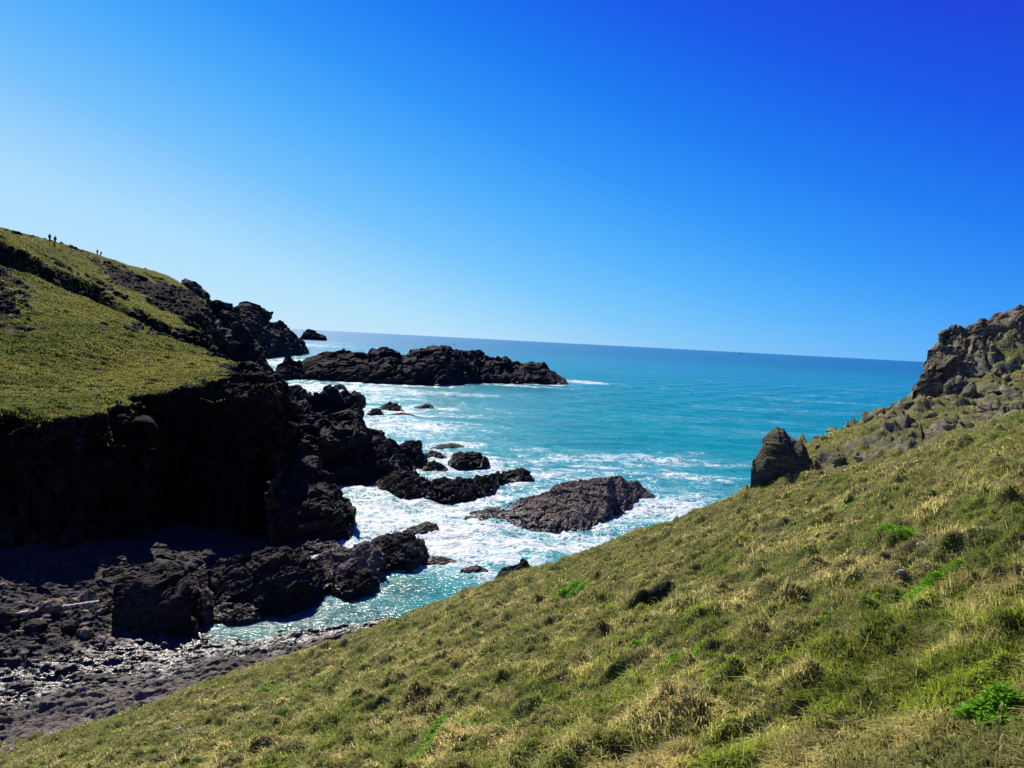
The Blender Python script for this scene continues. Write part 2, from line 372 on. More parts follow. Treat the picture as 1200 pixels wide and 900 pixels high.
# ------------------------------------------------------------------ grass on the hill
def build_blades(cx, cy, zfun, name, mat, nb, hscale, colfun, lod_px=0.8, seedk=3, cz=None, wind=(-0.75, -0.35)):
    r_ = np.random.default_rng(seedk)
    n = len(cx)
    rep = np.repeat(np.arange(n), nb)
    N = len(rep)
    d = np.hypot(cx, cy)[rep]
    hs_ = hscale[rep] * r_.uniform(0.55, 1.15, N)
    a = r_.uniform(0, 2 * np.pi, N); rad = np.sqrt(r_.uniform(0, 1, N)) * (0.035 + 0.011 * d)
    x = cx[rep] + np.cos(a) * rad; y = cy[rep] + np.sin(a) * rad
    z = zfun(x, y) - 0.01
    w_ = np.maximum(0.0035 * r_.uniform(0.7, 1.5, N), lod_px * d / F * 0.5)
    lean = r_.uniform(0.35, 1.25, N)
    ca_ = r_.uniform(0, 2 * np.pi, n)[rep]
    wx = wind[0] * 0.7 + 0.6 * np.cos(a) + 0.8 * np.cos(ca_) + 0.25 * r_.normal(size=N); wy = wind[1] * 0.7 + 0.6 * np.sin(a) + 0.8 * np.sin(ca_) + 0.25 * r_.normal(size=N)
    L = np.hypot(wx, wy) + 1e-6; wx /= L; wy /= L
    tw = r_.uniform(0, np.pi, N); sx, sy = np.cos(tw) * w_, np.sin(tw) * w_
    m1 = np.c_[x + wx * hs_ * lean * 0.28, y + wy * hs_ * lean * 0.28, z + hs_ * 0.6]
    tp = np.c_[x + wx * hs_ * lean, y + wy * hs_ * lean, z + hs_ * (1 - 0.45 * lean)]
    V = np.empty((N, 5, 3), np.float32)
    S = np.c_[sx, sy, np.zeros(N)]; B = np.c_[x, y, z]
    V[:, 0] = B - S; V[:, 1] = B + S; V[:, 2] = m1 + S * 0.75; V[:, 3] = m1 - S * 0.75; V[:, 4] = tp
    base = np.arange(N)[:, None] * 5
    tri = np.concatenate([base + np.array([[0, 1, 2]]), base + np.array([[0, 2, 3]]), base + np.array([[3, 2, 4]])], 0)
    c = colfun(rep, r_, N)
    colv = np.repeat(c[:, None, :], 5, 1)
    return mesh_obj(name, V.reshape(-1, 3), tri, mat, smooth_=False, attrs={"tint": colv.reshape(-1, 3)})
t = Nt("grass_blade")
at = t.attr("tint").outputs["Vector"]
t.l(at, t.b.inputs["Base Color"]); t.b.inputs["Roughness"].default_value = 0.6; t.b.inputs["Specular IOR Level"].default_value = 0.25
tr = t.n("ShaderNodeBsdfTranslucent"); t.l(at, tr.inputs[0])
ms = t.n("ShaderNodeMixShader"); ms.inputs[0].default_value = 0.45
t.l(t.b.outputs[0], ms.inputs[1]); t.l(tr.outputs[0], ms.inputs[2]); t.l(ms.outputs[0], t.out.inputs[0])
M["blade"] = t.m
def grass_points(n, amin, amax, dmin, dmax, seedk):
    r_ = np.random.default_rng(seedk)
    a = np.radians(r_.uniform(amin, amax, n)); d = dmin * (dmax / dmin) ** (r_.uniform(0, 1, n) ** 0.85)
    return d * np.sin(a), d * np.cos(a)
gx, gy = grass_points(120000, -46, 44, 2.2, 52, 5)
zc = hill_z(gx, gy)
P = np.c_[gx, gy, zc]
keep = (zc > 0.8) & (hill_rock_mask(gx, gy) * smooth(-0.15, 0.2, fbm(P * 0.4, 3, 55) + 0.12) < 0.35) & (rng.uniform(size=len(gx)) > pit_mask(gx, gy) * 1.3)
gx, gy, zc, P = gx[keep], gy[keep], zc[keep], P[keep]
tone = fbm(P * np.array([.5, .5, 0]) , 4, 61)            # straw vs green
tone2 = fbm(P * np.array([2.4, 2.4, 0]), 3, 67)
tone3 = fbm(P * np.array([1.1, 1.5, 0]), 3, 68)
clr = rng.uniform(0.7, 1.4, len(gx))
lush = smooth(0.12, 0.4, fbm(P * np.array([.8, .8, 0]), 2, 71))
dcl = np.hypot(gx, gy)
hsc = (0.030 + 0.085 * smooth(0.0, .6, tone2) + 0.09 * (rng.uniform(size=len(gx)) < 0.04) + 0.05 * rng.uniform(size=len(gx)) ** 3) * (1 + 0.008 * dcl)
def hill_col(rep, r_, N):
    s = smooth(-0.20, 0.48, 1.3 * tone[rep] + 0.9 * tone2[rep] + r_.normal(0, 0.15, N))[:, None]
    g = np.array([0.135, 0.20, 0.012]); g2_ = np.array([0.30, 0.35, 0.025]); st = np.array([0.66, 0.53, 0.22]); br = np.array([0.16, 0.10, 0.045])
    c = g + (g2_ - g) * r_.uniform(0, 1, (N, 1))
    c = c * (1 - 0.75 * s) + st * 0.75 * s
    b = (r_.uniform(size=(N, 1)) < 0.08); c = np.where(b, br, c)
    c = c * (0.60 + 0.62 * smooth(-0.35, 0.3, tone3[rep]))[:, None] * clr[rep][:, None]
    l = (lush[rep] * 0.5)[:, None]; c = c * (1 - l) + np.array([0.07, 0.13, 0.015]) * l
    return c * r_.uniform(0.75, 1.6, (N, 1))
g = build_blades(gx, gy, hill_z, "grass", M["blade"], 11, hsc, hill_col)
tag(g, "windblown green and straw grass covering the near hillside", "grass", kind="stuff")

# bright green leafy plants
def leafy(px, py, rad, label, seedk):
    r_ = np.random.default_rng(seedk); c = find_on_hill(px, py)
    n = 2600
    a = r_.uniform(0, 2 * np.pi, n); q = np.sqrt(r_.uniform(0, 1, n)) * (1 + 0.35 * np.sin(3 * a + seedk))
    x = c[0] + np.cos(a) * q * rad; y = c[1] + np.sin(a) * q * rad * 0.8
    zz = hill_z(x, y) + r_.uniform(0.0, 0.13, n) * (1.15 - q) * (0.5 + rad) + 0.045
    s = r_.uniform(0.008, 0.018, n) * (1 + c[1] / 22)
    d1 = r_.normal(size=(n, 3)); d1[:, 2] *= 0.4; d1 /= np.linalg.norm(d1, axis=1, keepdims=True)
    d2 = np.cross(d1, r_.normal(size=(n, 3)) * 0.5 + np.array([0, 0, 1])); d2 /= np.linalg.norm(d2, axis=1, keepdims=True)
    B = np.c_[x, y, zz]; V = np.stack([B, B + (d1 + d2 * 0.5) * s[:, None], B + d1 * 2 * s[:, None], B + (d1 - d2 * 0.5) * s[:, None]], 1)
    col = np.array([0.19, 0.42, 0.012]) * r_.uniform(0.55, 1.3, (n, 1))
    o = mesh_obj("leafy_plant", V.reshape(-1, 3) - c, np.arange(4 * n).reshape(-1, 4), M["blade"], smooth_=False, attrs={"tint": np.repeat(col, 4, 0)})
    o.location = c
    tag(o, label, "plant", "bright green leafy plants in the grass")
for k, q in enumerate([
    (670, 695, 0.55, "bright green leafy plant left of the dark hollow on the slope"),
    (318, 808, 0.6, "bright green leafy patch above the bottom left grass"),
    (372, 803, 0.5, "smaller bright green patch right beside the one above the bottom left grass"),
    (520, 880, 0.30, "low green leafy mat at the bottom edge, left of centre"),
    (800, 783, 0.22, "dark leafy clump under the small dark hollow"),
    (740, 762, 0.25, "small green plant below and left of the big dark hollow"),
    (1000, 722, 0.28, "wide bright green patch in the middle of the right slope"),
    (1048, 638, 0.35, "bright green clump beside pale pebbles high on the right slope"),
    (1162, 870, 0.15, "bright green leafy plant in the bottom right corner"),
    (1085, 695, 0.28, "faint green leafy patch between the right clump and the corner"),
    (1002, 588, 0.5, "highest green patch, below the jagged rocks"),
]): leafy(*q, 100 + k)

# pale stones in the grass
def stone_mesh(name, r, seedk, mat, sub=3, sc=(1, .8, .6), amp=0.35, parent=None):
    import bmesh
    bm = bmesh.new(); bmesh.ops.create_icosphere(bm, subdivisions=sub, radius=1)
    V = np.array([v.co[:] for v in bm.verts]); Fa = np.array([[v.index for v in f.verts] for f in bm.faces]); bm.free()
    h, e, c = facets(V * 1.3 + seedk, seedk); V = V * (1 + amp * h[:, None] * 0.6 + amp * 0.5 * fbm(V * 2 + seedk, 3, seedk)[:, None])
    return mesh_obj(name, V * np.array(sc) * r, Fa, mat, smooth_=True, parent=parent)
for k, (px, py, r, lab) in enumerate([
    (924, 607, 0.2, "pale flat stone in grass on the brow below the pointed boulder"),
    (895, 605, 0.13, "smaller pale stone left of the flat one on the grassy brow"),
    (1080, 650, 0.07, "white stone beside the high green clump on the right slope"),
    (1055, 683, 0.05, "tiny white pebble in grass on the right slope"),
    (188, 866, 0.16, "pale stone in grass near the bottom left"),
    (176, 874, 0.11, "small pale stone touching the larger one at bottom left"),
    (210, 862, 0.12, "flat pale stone right of the pair at bottom left"),
    (728, 717, 0.07, "tiny white stone left of the dark hollow"),
    (768, 719, 0.08, "white stone at the lower lip of the dark hollow")]):
    o = stone_mesh("stone", r, 40 + k, M["rock_pale"]); q = find_on_hill(px, py); q[2] = hill_z(q[:1], q[1:2])[0] + r * 0.25
    o.location = q; o.rotation_euler = (0.2 * k, 0.3, k); tag(o, lab, "stone", "pale stones in the near grass")

# ------------------------------------------------------------------ rocks from a crest line, a foot line and a depth
FOOT = []   # outlines on the water, for the surf
def rock(name, label, top, base, depth, crest=0.5, shape=0.55, mat="rock_dark", seed=1, amp=1.0, z0=0.0, ns=240, ntt=170, strat=(0.5, 0.3), foam=True, cat="rock", back=1.0, group=None, fscale=1.0, kind=None, Yb=None):
    top = np.array(top, float); base = np.array(base, float)
    x0, x1 = top[0, 0], top[-1, 0]
    s = (1 - np.cos(np.linspace(0, np.pi, ns))) / 2 * 0.5 + np.linspace(0, 1, ns) * 0.5
    px = x0 + (x1 - x0) * s
    ty = np.interp(px, top[:, 0], top[:, 1]); by_ = np.interp(px, base[:, 0], base[:, 1])
    wgt = np.clip(1 - np.abs(2 * s - 1) ** 2.6, 0, 1) ** 0.55
    if Yb is None: B = PZ(px, by_, z0)
    else:
        B = PY(px, by_, Yb); z0 = B[:, 2].copy()
    K = PY(px, ty, B[:, 1] + crest * depth * wgt + 0.02)
    K[:, 2] = np.maximum(K[:, 2], z0 + 0.02)
    dirh = B[:, :2] / np.linalg.norm(B[:, :2], axis=1, keepdims=True)
    Eb = np.c_[B[:, :2] + dirh * (depth * (1 + 0.0 * s) * wgt * back)[:, None], np.zeros(ns) + z0]
    tt = np.linspace(0, 1, ntt)[:, None]
    hgt = np.maximum(K[:, 2] - z0, 0.05)
    G = np.empty((ntt, ns, 3))
    ta, tc = 0.12, 0.58
    for j in range(ntt):
        q = tt[j, 0]
        if q < ta:
            f = q / ta; G[j] = B; G[j, :, 2] = z0 - (1 - f) * (1.2 + 0.2 * hgt); G[j, :, :2] -= dirh * (1 - f) * 0.6
        elif q < tc:
            f = (q - ta) / (tc - ta); a = f * np.pi / 2
            h = 1 - np.cos(a) ** (2 * shape) if False else f ** 1.0
            v = h ** shape; hz_ = (1 - (1 - h) ** 0.9)
            v = v * (1 - 0.12 * (1 - h)) if False else v
            G[j] = B + (K - B) * hz_; G[j, :, 2] = z0 + (K[:, 2] - z0) * v
        else:
            f = (q - tc) / (1 - tc)
            G[j] = K + (Eb - K) * f; G[j, :, 2] = z0 + (K[:, 2] - z0) * (1 - f ** 1.7) - f * (1.2 + 0.2 * hgt)
    V = G.reshape(-1, 3)
    n = grid_normals(V, ntt, ns); n = np.where((n[:, 2:3] < 0), -n, n)
    Sz = max(float(np.median(np.sort(hgt)[-ns // 2:])), 0.4)       # typical height
    Lc = 1.0 / (Sz * 0.8) / fscale
    ca, sa = math.cos(strat[0]), math.sin(strat[0]); cb, sb = math.cos(strat[1]), math.sin(strat[1])
    Rm = np.array([[ca, 0, sa], [0, 1, 0], [-sa, 0, ca]]) @ np.array([[1, 0, 0], [0, cb, -sb], [0, sb, cb]])
    Q = V @ Rm.T
    Qw = Q * Lc + 0.35 * np.stack([fbm(Q * Lc * 0.9 + k * 9, 2, seed + k) for k in range(3)], 1)
    an = np.array([0.5, 0.5, 1.25])
    h1, e1, c1 = facets(Qw * an, seed, 0.9)
    h2, e2, c2 = facets(Qw * an * 2.3, seed + 5, 0.9)
    h3, e3, c3 = facets(Qw * an * 5.5 * np.array([.8, .8, 1.3]), seed + 9, 0.9)
    rd1 = fbm(Qw * np.array([0.6, 0.6, 1.3]), 4, seed + 20, ridged=True)
    f4 = fbm(Qw * np.array([3.2, 3.2, 11]), 4, seed + 4, ridged=True)
    v = Qw[:, 2] * 2.1 + 0.8 * fbm(Qw * np.array([.5, .5, .7]), 2, seed + 40); fr_ = v - np.floor(v)
    led = np.where(fr_ < 0.88, fr_ / 0.88, (1 - fr_) / 0.12) - 0.5
    b1 = smooth(0, 0.07, e1); b2 = smooth(0, 0.07, e2); b3 = smooth(0, 0.08, e3)
    disp = Sz * amp * (0.27 * h1 * (0.5 + 0.5 * b1) + 0.12 * h2 * (0.5 + 0.5 * b2) + 0.045 * h3 * b3 + 0.16 * rd1 + 0.035 * f4 + 0.10 * led - 0.05 * (1 - b1) - 0.025 * (1 - b2) - 0.06)
    wg = np.tile(0.3 + 0.7 * wgt, (ntt, 1)).ravel()
    dirn = n * 0.9 + np.array([0, 0, 0.10]); 
    V = V + dirn * (disp * wg)[:, None]
    c = np.array([V[:, 0].mean(), V[:, 1].mean(), np.mean(z0)])
    o = mesh_obj(name, V - c, grid_faces(ntt, ns), M[mat] if isinstance(mat, str) else mat, smooth_=False); o.location = c
    tag(o, label, None if kind else cat, group, kind)
    print(name, mat if isinstance(mat, str) else "", V.min(0).round(1), V.max(0).round(1))
    if foam:
        FOOT.append(B[::8, :2]); FOOT.append(Eb[::8, :2])
    return o
SEA_ROCKS = "dark rocks standing in the surf"
# island reef
rock("rocky_island", "long low black rocky island lying across the middle of the sea",
     [(332, 434), (350, 422), (375, 414), (405, 411), (418, 409), (432, 413), (455, 410), (472, 415), (490, 409), (510, 406), (530, 409), (555, 412), (570, 416), (588, 420), (592, 416), (600, 424), (615, 427), (622, 425), (632, 424), (645, 433), (655, 441), (667, 450)],
     [(332, 441), (360, 445), (400, 447), (430, 449), (470, 451), (520, 453), (545, 451), (560, 449), (600, 450), (640, 451), (667, 451)], 62, 0.5, 0.65, "rock_black", 3, 0.6, ns=420, ntt=240, cat="island", strat=(0.6, 0.3))
rock("sea_stack", "small pointed black rock beyond the headland, farthest out on the left",
     [(351, 397), (355, 389), (362, 386), (370, 388), (376, 392), (383, 398)], [(351, 398), (383, 399.5)], 40, 0.5, 0.6, "rock_black", 5, 0.8, cat="rock", ns=120, ntt=90, group=SEA_ROCKS)
# mid sea rocks
for k, (top, base, dep, lab) in enumerate([
    ([(429, 486), (436, 479), (442, 478), (448, 483), (452, 487)], [(429, 487), (452, 488)], 5, "pyramid shaped small rock, leftmost of the trio in mid water"),
    ([(444, 478), (455, 473), (464, 472), (470, 477), (475, 482)], [(444, 480), (475, 483)], 6, "low rock at the back of the trio in mid water"),
    ([(456, 486), (470, 483), (482, 485), (488, 487)], [(456, 487.5), (488, 488)], 3, "flat sliver of rock in front of the trio in mid water"),
    ([(482, 478), (492, 475), (500, 473), (506, 475), (511, 479)], [(482, 479.5), (511, 480)], 5, "small low rock right of the trio in mid water"),
    ([(392, 452), (398, 450), (404, 453), (407, 456)], [(392, 456), (407, 457)], 5, "tiny rock in white water before the long island"),
    ([(502, 526), (515, 521), (530, 519), (544, 522)], [(502, 527), (544, 524)], 5, "thin low rock behind the oval rock in the surf"),
    ([(494, 534), (505, 528), (515, 530), (524, 536)], [(494, 538), (524, 537)], 4, "small dark rock touching the headland rocks in the surf"),
    ([(525, 540), (532, 533), (545, 531), (562, 531), (570, 536), (575, 546)], [(525, 545), (540, 549), (560, 550), (575, 549)], 7, "oval black rock standing alone in white surf"),
    ([(494, 550), (500, 544), (508, 541), (518, 543), (526, 551)], [(494, 552), (512, 556), (526, 553)], 4, "small rounded rock left of and below the oval rock"),
]):
    rock("sea_rock", lab, top, base, dep, 0.5, 0.5, "rock_black", 50 + k, 0.8, ns=120, ntt=80, group=SEA_ROCKS)
rock("sea_rock", "long ridged black rock crossing the white surf",
     [(437, 570), (448, 560), (462, 553), (478, 551), (492, 558), (505, 565), (520, 561), (540, 560), (560, 562), (580, 556), (600, 552), (612, 548), (622, 554), (626, 562)],
     [(437, 573), (455, 579), (475, 586), (500, 588), (530, 591), (555, 589), (575, 580), (590, 568), (610, 567), (626, 565)], 13, 0.45, 0.5, "rock_dark", 71, 0.75, ns=320, ntt=180, group=SEA_ROCKS, fscale=0.6)
rock("sea_rock", "broad brown layered rock slab rising from the foam nearest the grass",
     [(545, 606), (570, 598), (590, 594), (615, 586), (640, 578), (655, 569), (680, 564), (710, 561), (728, 559), (738, 566), (745, 563), (755, 573), (768, 581)],
     [(545, 609), (565, 616), (590, 615), (620, 621), (650, 623), (680, 622), (710, 617), (718, 606), (735, 598), (750, 588), (768, 583)], 20, 0.55, 0.85, "rock_brown", 83, 0.40, ns=360, ntt=220, group=SEA_ROCKS, fscale=0.4, strat=(0.35, -0.3))
rock("sea_rock", "small black rock tip breaking the water below the brown slab",
     [(540, 667), (550, 663), (560, 662), (572, 668)], [(540, 672), (572, 672)], 2.0, 0.5, 0.5, "rock_dark", 91, 0.8, ns=90, ntt=60, group=SEA_ROCKS)
rock("sea_rock", "wet low ledge just above the foam right of the shore boulders",
     [(490, 658), (505, 652), (520, 652), (535, 657)], [(490, 662), (535, 661)], 2.5, 0.5, 0.6, "rock_dark", 93, 0.7, ns=90, ntt=60, group=SEA_ROCKS)
rock("sea_rock", "jagged dark rock at the grassy edge of the near slope",
     [(580, 678), (588, 668), (600, 661), (612, 655), (622, 663), (640, 668)], [(580, 684), (600, 690), (640, 690)], 3.5, 0.5, 0.5, "rock_dark", 95, 0.8, ns=110, ntt=80, group=SEA_ROCKS, z0=1.5)

# headland rocks (right of the big cliff)
HR = "black crags stepping down from the headland"
for k, (nm, lab, top, base, dep, cr, shp, am, z0) in enumerate([
    ("headland_crag", "massive black crag with a sloping slab top beside the cliff",
     [(300, 500), (325, 486), (345, 480), (370, 478), (392, 470), (405, 466), (421, 467), (424, 482), (425, 497), (440, 507), (455, 518), (466, 530), (478, 541), (486, 552)],
     [(300, 600), (330, 590), (370, 572), (420, 570), (450, 566), (470, 560), (486, 558)], 30, 0.6, 0.45, 0.75, 0),
    ("headland_crag", "low crag tapering into the surf at the foot of the slab topped crag",
     [(455, 548), (463, 530), (470, 522), (478, 518), (490, 520), (493, 528), (500, 538), (508, 546)],
     [(455, 556), (480, 552), (508, 549)], 12, 0.5, 0.5, 0.8, 0),
    ("headland_crag", "black stepped crag in front of the slab topped one, down by the foam",
     [(314, 566), (325, 555), (345, 550), (362, 549), (378, 552), (386, 565), (398, 583), (410, 590), (416, 602), (414, 618)],
     [(314, 652), (330, 645), (370, 636), (400, 632), (414, 625)], 18, 0.6, 0.4, 0.8, 0),
    ("headland_crag", "dark crag behind the slab topped one, with rounded shoulders",
     [(310, 462), (330, 458), (348, 455), (365, 461), (380, 464), (393, 476)],
     [(310, 500), (350, 490), (393, 484)], 30, 0.5, 0.45, 0.8, 0),
    ("headland_crag", "knobbly black crag between the grass spur and the sea",
     [(225, 385), (236, 360), (246, 362), (256, 378), (262, 396), (275, 405), (290, 402), (304, 404), (312, 420), (320, 438), (330, 452)],
     [(225, 470), (280, 470), (330, 466)], 60, 0.5, 0.45, 0.7, 0),
    ("headland_crag", "small black crag at the landward tip of the long island",
     [(320, 440), (328, 428), (338, 420), (346, 424), (356, 430), (366, 438)],
     [(320, 447), (366, 444)], 30, 0.5, 0.55, 0.8, 0),
    ("headland_crag", "square bluish crag poking above the far skyline",
     [(212, 345), (216, 331), (226, 329), (232, 338), (240, 341), (243, 350)],
     [(212, 424), (243, 420)], 60, 0.5, 0.35, 0.4, 0),
]):
    rock(nm, lab, top, base, dep, cr, shp, "rock_black", 120 + k * 3, am, z0, group=HR, cat="crag", ns=300, ntt=220, fscale=0.8)
far = rock("headland_crag", "far black headland sloping down to the sea behind the others",
     [(215, 352), (245, 355), (262, 357), (280, 360), (290, 358), (302, 360), (310, 366), (318, 374), (328, 378), (338, 386), (348, 394), (356, 402), (362, 412)],
     [(215, 423), (300, 421), (362, 415)], 130, 0.5, 0.4, "rock_black", 160, 0.45, 0, ns=360, ntt=240, group=HR, cat="crag", fscale=0.6)

# ------------------------------------------------------------------ the grassy headland
A = [(-150, 490, 57), (0, 483, 60), (130, 476, 67), (195, 466, 70), (215, 440, 77), (260, 433, 79), (315, 439, 80), (300, 431, 88), (270, 420, 96), (230, 407, 108), (173, 382, 130), (100, 405, 88), (0, 420, 80), (0, 380, 93), (150, 435, 84),
     (-150, 400, 80), (100, 352, 125), (0, 340, 108), (60, 326, 138), (110, 345, 150), (0, 300, 125), (-150, 290, 110), (40, 298, 150),
     (120, 316, 222), (150, 326, 232), (200, 341, 248), (140, 336, 186), (170, 350, 180), (213, 373, 170), (100, 325, 175),
     (0, 270, 140), (-150, 235, 120), (62, 286.5, 167), (90, 294, 205), (115, 299.5, 238), (175, 318, 262), (205, 328, 272), (222, 340, 275), (240, 354, 275)]
hp2 = [tuple(PY(*q)) for q in A]
for (px, py, Y, dy, dz) in [(0, 270, 140, 25, 2), (62, 286.5, 167, 25, 3), (115, 299.5, 238, 25, 3), (205, 328, 272, 30, 6), (-150, 235, 120, 25, 2)]:
    q = PY(px, py, Y + dy); q[2] -= dz; hp2.append(tuple(q))
head_tps = TPS(hp2, reg=3.0)
poly = [(-400, 48), (-150, 52), (0, 55.5), (60, 58), (110, 60.5), (130, 62), (190, 65.5), (225, 70), (290, 72), (336, 74), (341, 82), (318, 90), (285, 104), (262, 116), (222, 122), (190, 138), (205, 150), (238, 158), (252, 175), (262, 200), (268, 240), (262, 290), (240, 335), (0, 420), (-500, 420)]
poly = np.array([[(px - 600) / F * Y, Y] for px, Y in poly])
def sdist(x, y, P):
    d = np.full(x.shape, 1e9); ins = np.zeros(x.shape, bool); n = len(P)
    for i in range(n):
        a, b = P[i], P[(i + 1) % n]; e = b - a
        t_ = np.clip(((x - a[0]) * e[0] + (y - a[1]) * e[1]) / (e @ e), 0, 1)
        d = np.minimum(d, np.hypot(x - a[0] - t_ * e[0], y - a[1] - t_ * e[1]))
        c = ((a[1] > y) != (b[1] > y)) & (x < (b[0] - a[0]) * (y - a[1]) / (b[1] - a[1] + 1e-12) + a[0]); ins ^= c
    return np.where(ins, d, -d)
def lined(x, y, pts):
    d = np.full(x.shape, 1e9); sg = np.zeros(x.shape)
    for a, b in zip(pts[:-1], pts[1:]):
        e = b - a; t_ = np.clip(((x - a[0]) * e[0] + (y - a[1]) * e[1]) / (e @ e), 0, 1)
        dd = np.hypot(x - a[0] - t_ * e[0], y - a[1] - t_ * e[1]); c = e[0] * (y - a[1]) - e[1] * (x - a[0])
        sg = np.where(dd < d, np.sign(c), sg); d = np.minimum(d, dd)
    return d * sg
def gl(pts): return np.array([PY(*q)[:2] for q in pts])
G1 = gl([(-150, 250, 112), (0, 294, 124), (40, 306, 131), (75, 325, 139), (112, 345, 146), (150, 368, 140)])
FACE = gl([(112, 311, 224), (150, 321, 236), (210, 341, 262), (240, 356, 268), (236, 388, 170), (213, 374, 168), (170, 349, 179), (140, 336, 185), (118, 322, 205)])
GAP = gl([(165, 380, 136), (200, 384, 150), (235, 398, 150), (245, 410, 120), (230, 406, 110)])
def head_z(x, y):
    P = np.c_[x, y, np.zeros_like(x)]
    T = head_tps(x, y)
    T += fbm(P * 0.05, 3, 201) * 0.9
    sc = np.clip(y / 90, 0.7, 2.2)
    tus = np.maximum(fbm(P * np.array([0.55, 1.5, 1]) + 0.0, 4, 205), -0.2) * 0.30
    T += tus
    # gash with a steep upper wall
    d1 = lined(x, y, G1)
    T += 2.3 * smooth(-1.0, 2.0, d1) * smooth(15, 2.5, d1) - 1.2 * np.exp(-((d1 + 1.5) / 2.0) ** 2)
    # crags on the left shoulder
    u = x / y
    cm = smooth(0.0, 0.12, fbm(P * 0.09, 3, 222) + 0.25 * smooth(-0.53, -0.66, u) * smooth(85, 95, y) * smooth(125, 115, y) - 0.24) * smooth(84, 94, y)
    cm = np.maximum(cm, smooth(-0.60, -0.645, u + 0.02 * perlin(P * .1, 8)) * smooth(86, 93, y) * smooth(124, 116, y))
    fc = smooth(-3, 3, sdist(x, y, FACE) + 5 * fbm(P * 0.08, 3, 226)); gp = smooth(-2, 2, sdist(x, y, GAP) + 3 * fbm(P * 0.12, 3, 227))
    cm = np.maximum(np.maximum(cm * smooth(-0.35, 0.15, fbm(P * 0.5, 3, 228) + 0.12), fc), gp)
    cm = np.maximum(cm, smooth(-0.385, -0.355, u + 0.02 * perlin(P * .15, 18)) * smooth(93, 88, y))
    T = T - 2.5 * gp + fc * 1.4 * fbm(P * np.array([.12, .07, 0]), 3, 229, ridged=True)
    s_ = sdist(x, y, poly)
    s_ = s_ + 4.0 * fbm(P * 0.10, 4, 211) + 0.8 * fbm(P * 0.5, 3, 215)
    base = 0.3
    C = base + np.where(s_ > 0, s_ * 3.6 - 0.0, s_ * 1.2)
    stp = 1.7 * (facets(np.c_[x * 0.16, y * 0.16, C * 0.22], 219)[0])
    C = C + stp * smooth(-1, 2, s_)
    k = 1.2
    k = 1.1; z = -k * np.logaddexp(-T / k, -C / k)
    rockc = smooth(0.0, 1.2, T - C)
    return np.maximum(z, -3), rockc, cm, T - C
NA, ND = 900, 1500
ang = np.linspace(math.atan(-0.85), math.atan(-0.26), NA)
dist = 52 * (430 / 52) ** np.linspace(0, 1, ND)
# more rows where the near cliff stands
A_, D_ = np.meshgrid(ang, dist)
x = (D_ * np.sin(A_)).ravel(); y = (D_ * np.cos(A_)).ravel()
z, rc_, cm, gap = head_z(x, y)
V = np.c_[x, y, z]
n = grid_normals(V, ND, NA); n = np.where(n[:, 2:3] < 0, -n, n)
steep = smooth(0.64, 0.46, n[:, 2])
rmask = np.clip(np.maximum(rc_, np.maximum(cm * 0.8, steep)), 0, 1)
sel = rmask > 0.02
Q = V[sel]; amp_ = np.clip(Q[:, 1] / 80, 0.8, 2.0)
hA, eA, cA = facets(Q * np.array([.28, .28, .34]) + 0.4 * np.stack([fbm(Q * .3 + k, 2, 230 + k) for k in range(3)], 1), 241)
hB, eB, cB = facets(Q * np.array([.8, .8, 1.1]), 243)
hC, eC, cC = facets(Q * np.array([2.2, 2.2, 3.0]), 245)
dsp = (1.1 * hA * smooth(0, .08, eA) + 0.5 * hB * (0.4 + 0.6 * smooth(0, .08, eB)) + 0.2 * hC * smooth(0, .08, eC) + 0.8 * fbm(Q * 0.4, 4, 247) - smooth(0.15, 0, eA) * 0.5) * rmask[sel]
dsp = np.where(rc_[sel] > 0.3, dsp, dsp * 0.7)
V[sel] += (n[sel] * 0.9 + np.array([0, 0, 0.15])) * dsp[:, None]
t = Nt("headland_ground")
p = t.pos()
g1 = t.noise(t.mapping(p, (0.35, 0.9, 1)), 0.35, 6, 0.65); g2 = t.noise(t.mapping(p, (0.7, 1.6, 1)), 1.6, 7, 0.7)
gc = t.mix(t.ramp(g1, 0.38, 0.62), (0.10, 0.125, 0.015), (0.19, 0.18, 0.03))
gc = t.mix(t.ramp(g2, 0.5, 0.68), gc, (0.045, 0.050, 0.014))
gc = t.mix(t.ramp(t.noise(p, 0.05, 5, 0.6), 0.52, 0.66, 0, 0.6), gc, (0.10, 0.075, 0.035))
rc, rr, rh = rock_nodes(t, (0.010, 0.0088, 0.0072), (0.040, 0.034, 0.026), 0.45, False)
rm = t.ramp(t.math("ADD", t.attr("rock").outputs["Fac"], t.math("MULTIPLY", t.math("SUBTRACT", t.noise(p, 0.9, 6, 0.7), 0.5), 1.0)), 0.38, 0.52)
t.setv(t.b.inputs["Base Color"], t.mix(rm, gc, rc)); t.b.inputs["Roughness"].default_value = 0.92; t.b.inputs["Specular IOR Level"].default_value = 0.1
t.l(t.bump(t.math("ADD", t.math("MULTIPLY", g2, 0.8), t.math("MULTIPLY", rh, 0.6)), 0.8, 0.5), t.b.inputs["Normal"])
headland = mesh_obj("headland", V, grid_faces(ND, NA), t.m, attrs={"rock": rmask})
tag(headland, "grass topped headland ending in a black shaded cliff", kind="structure")
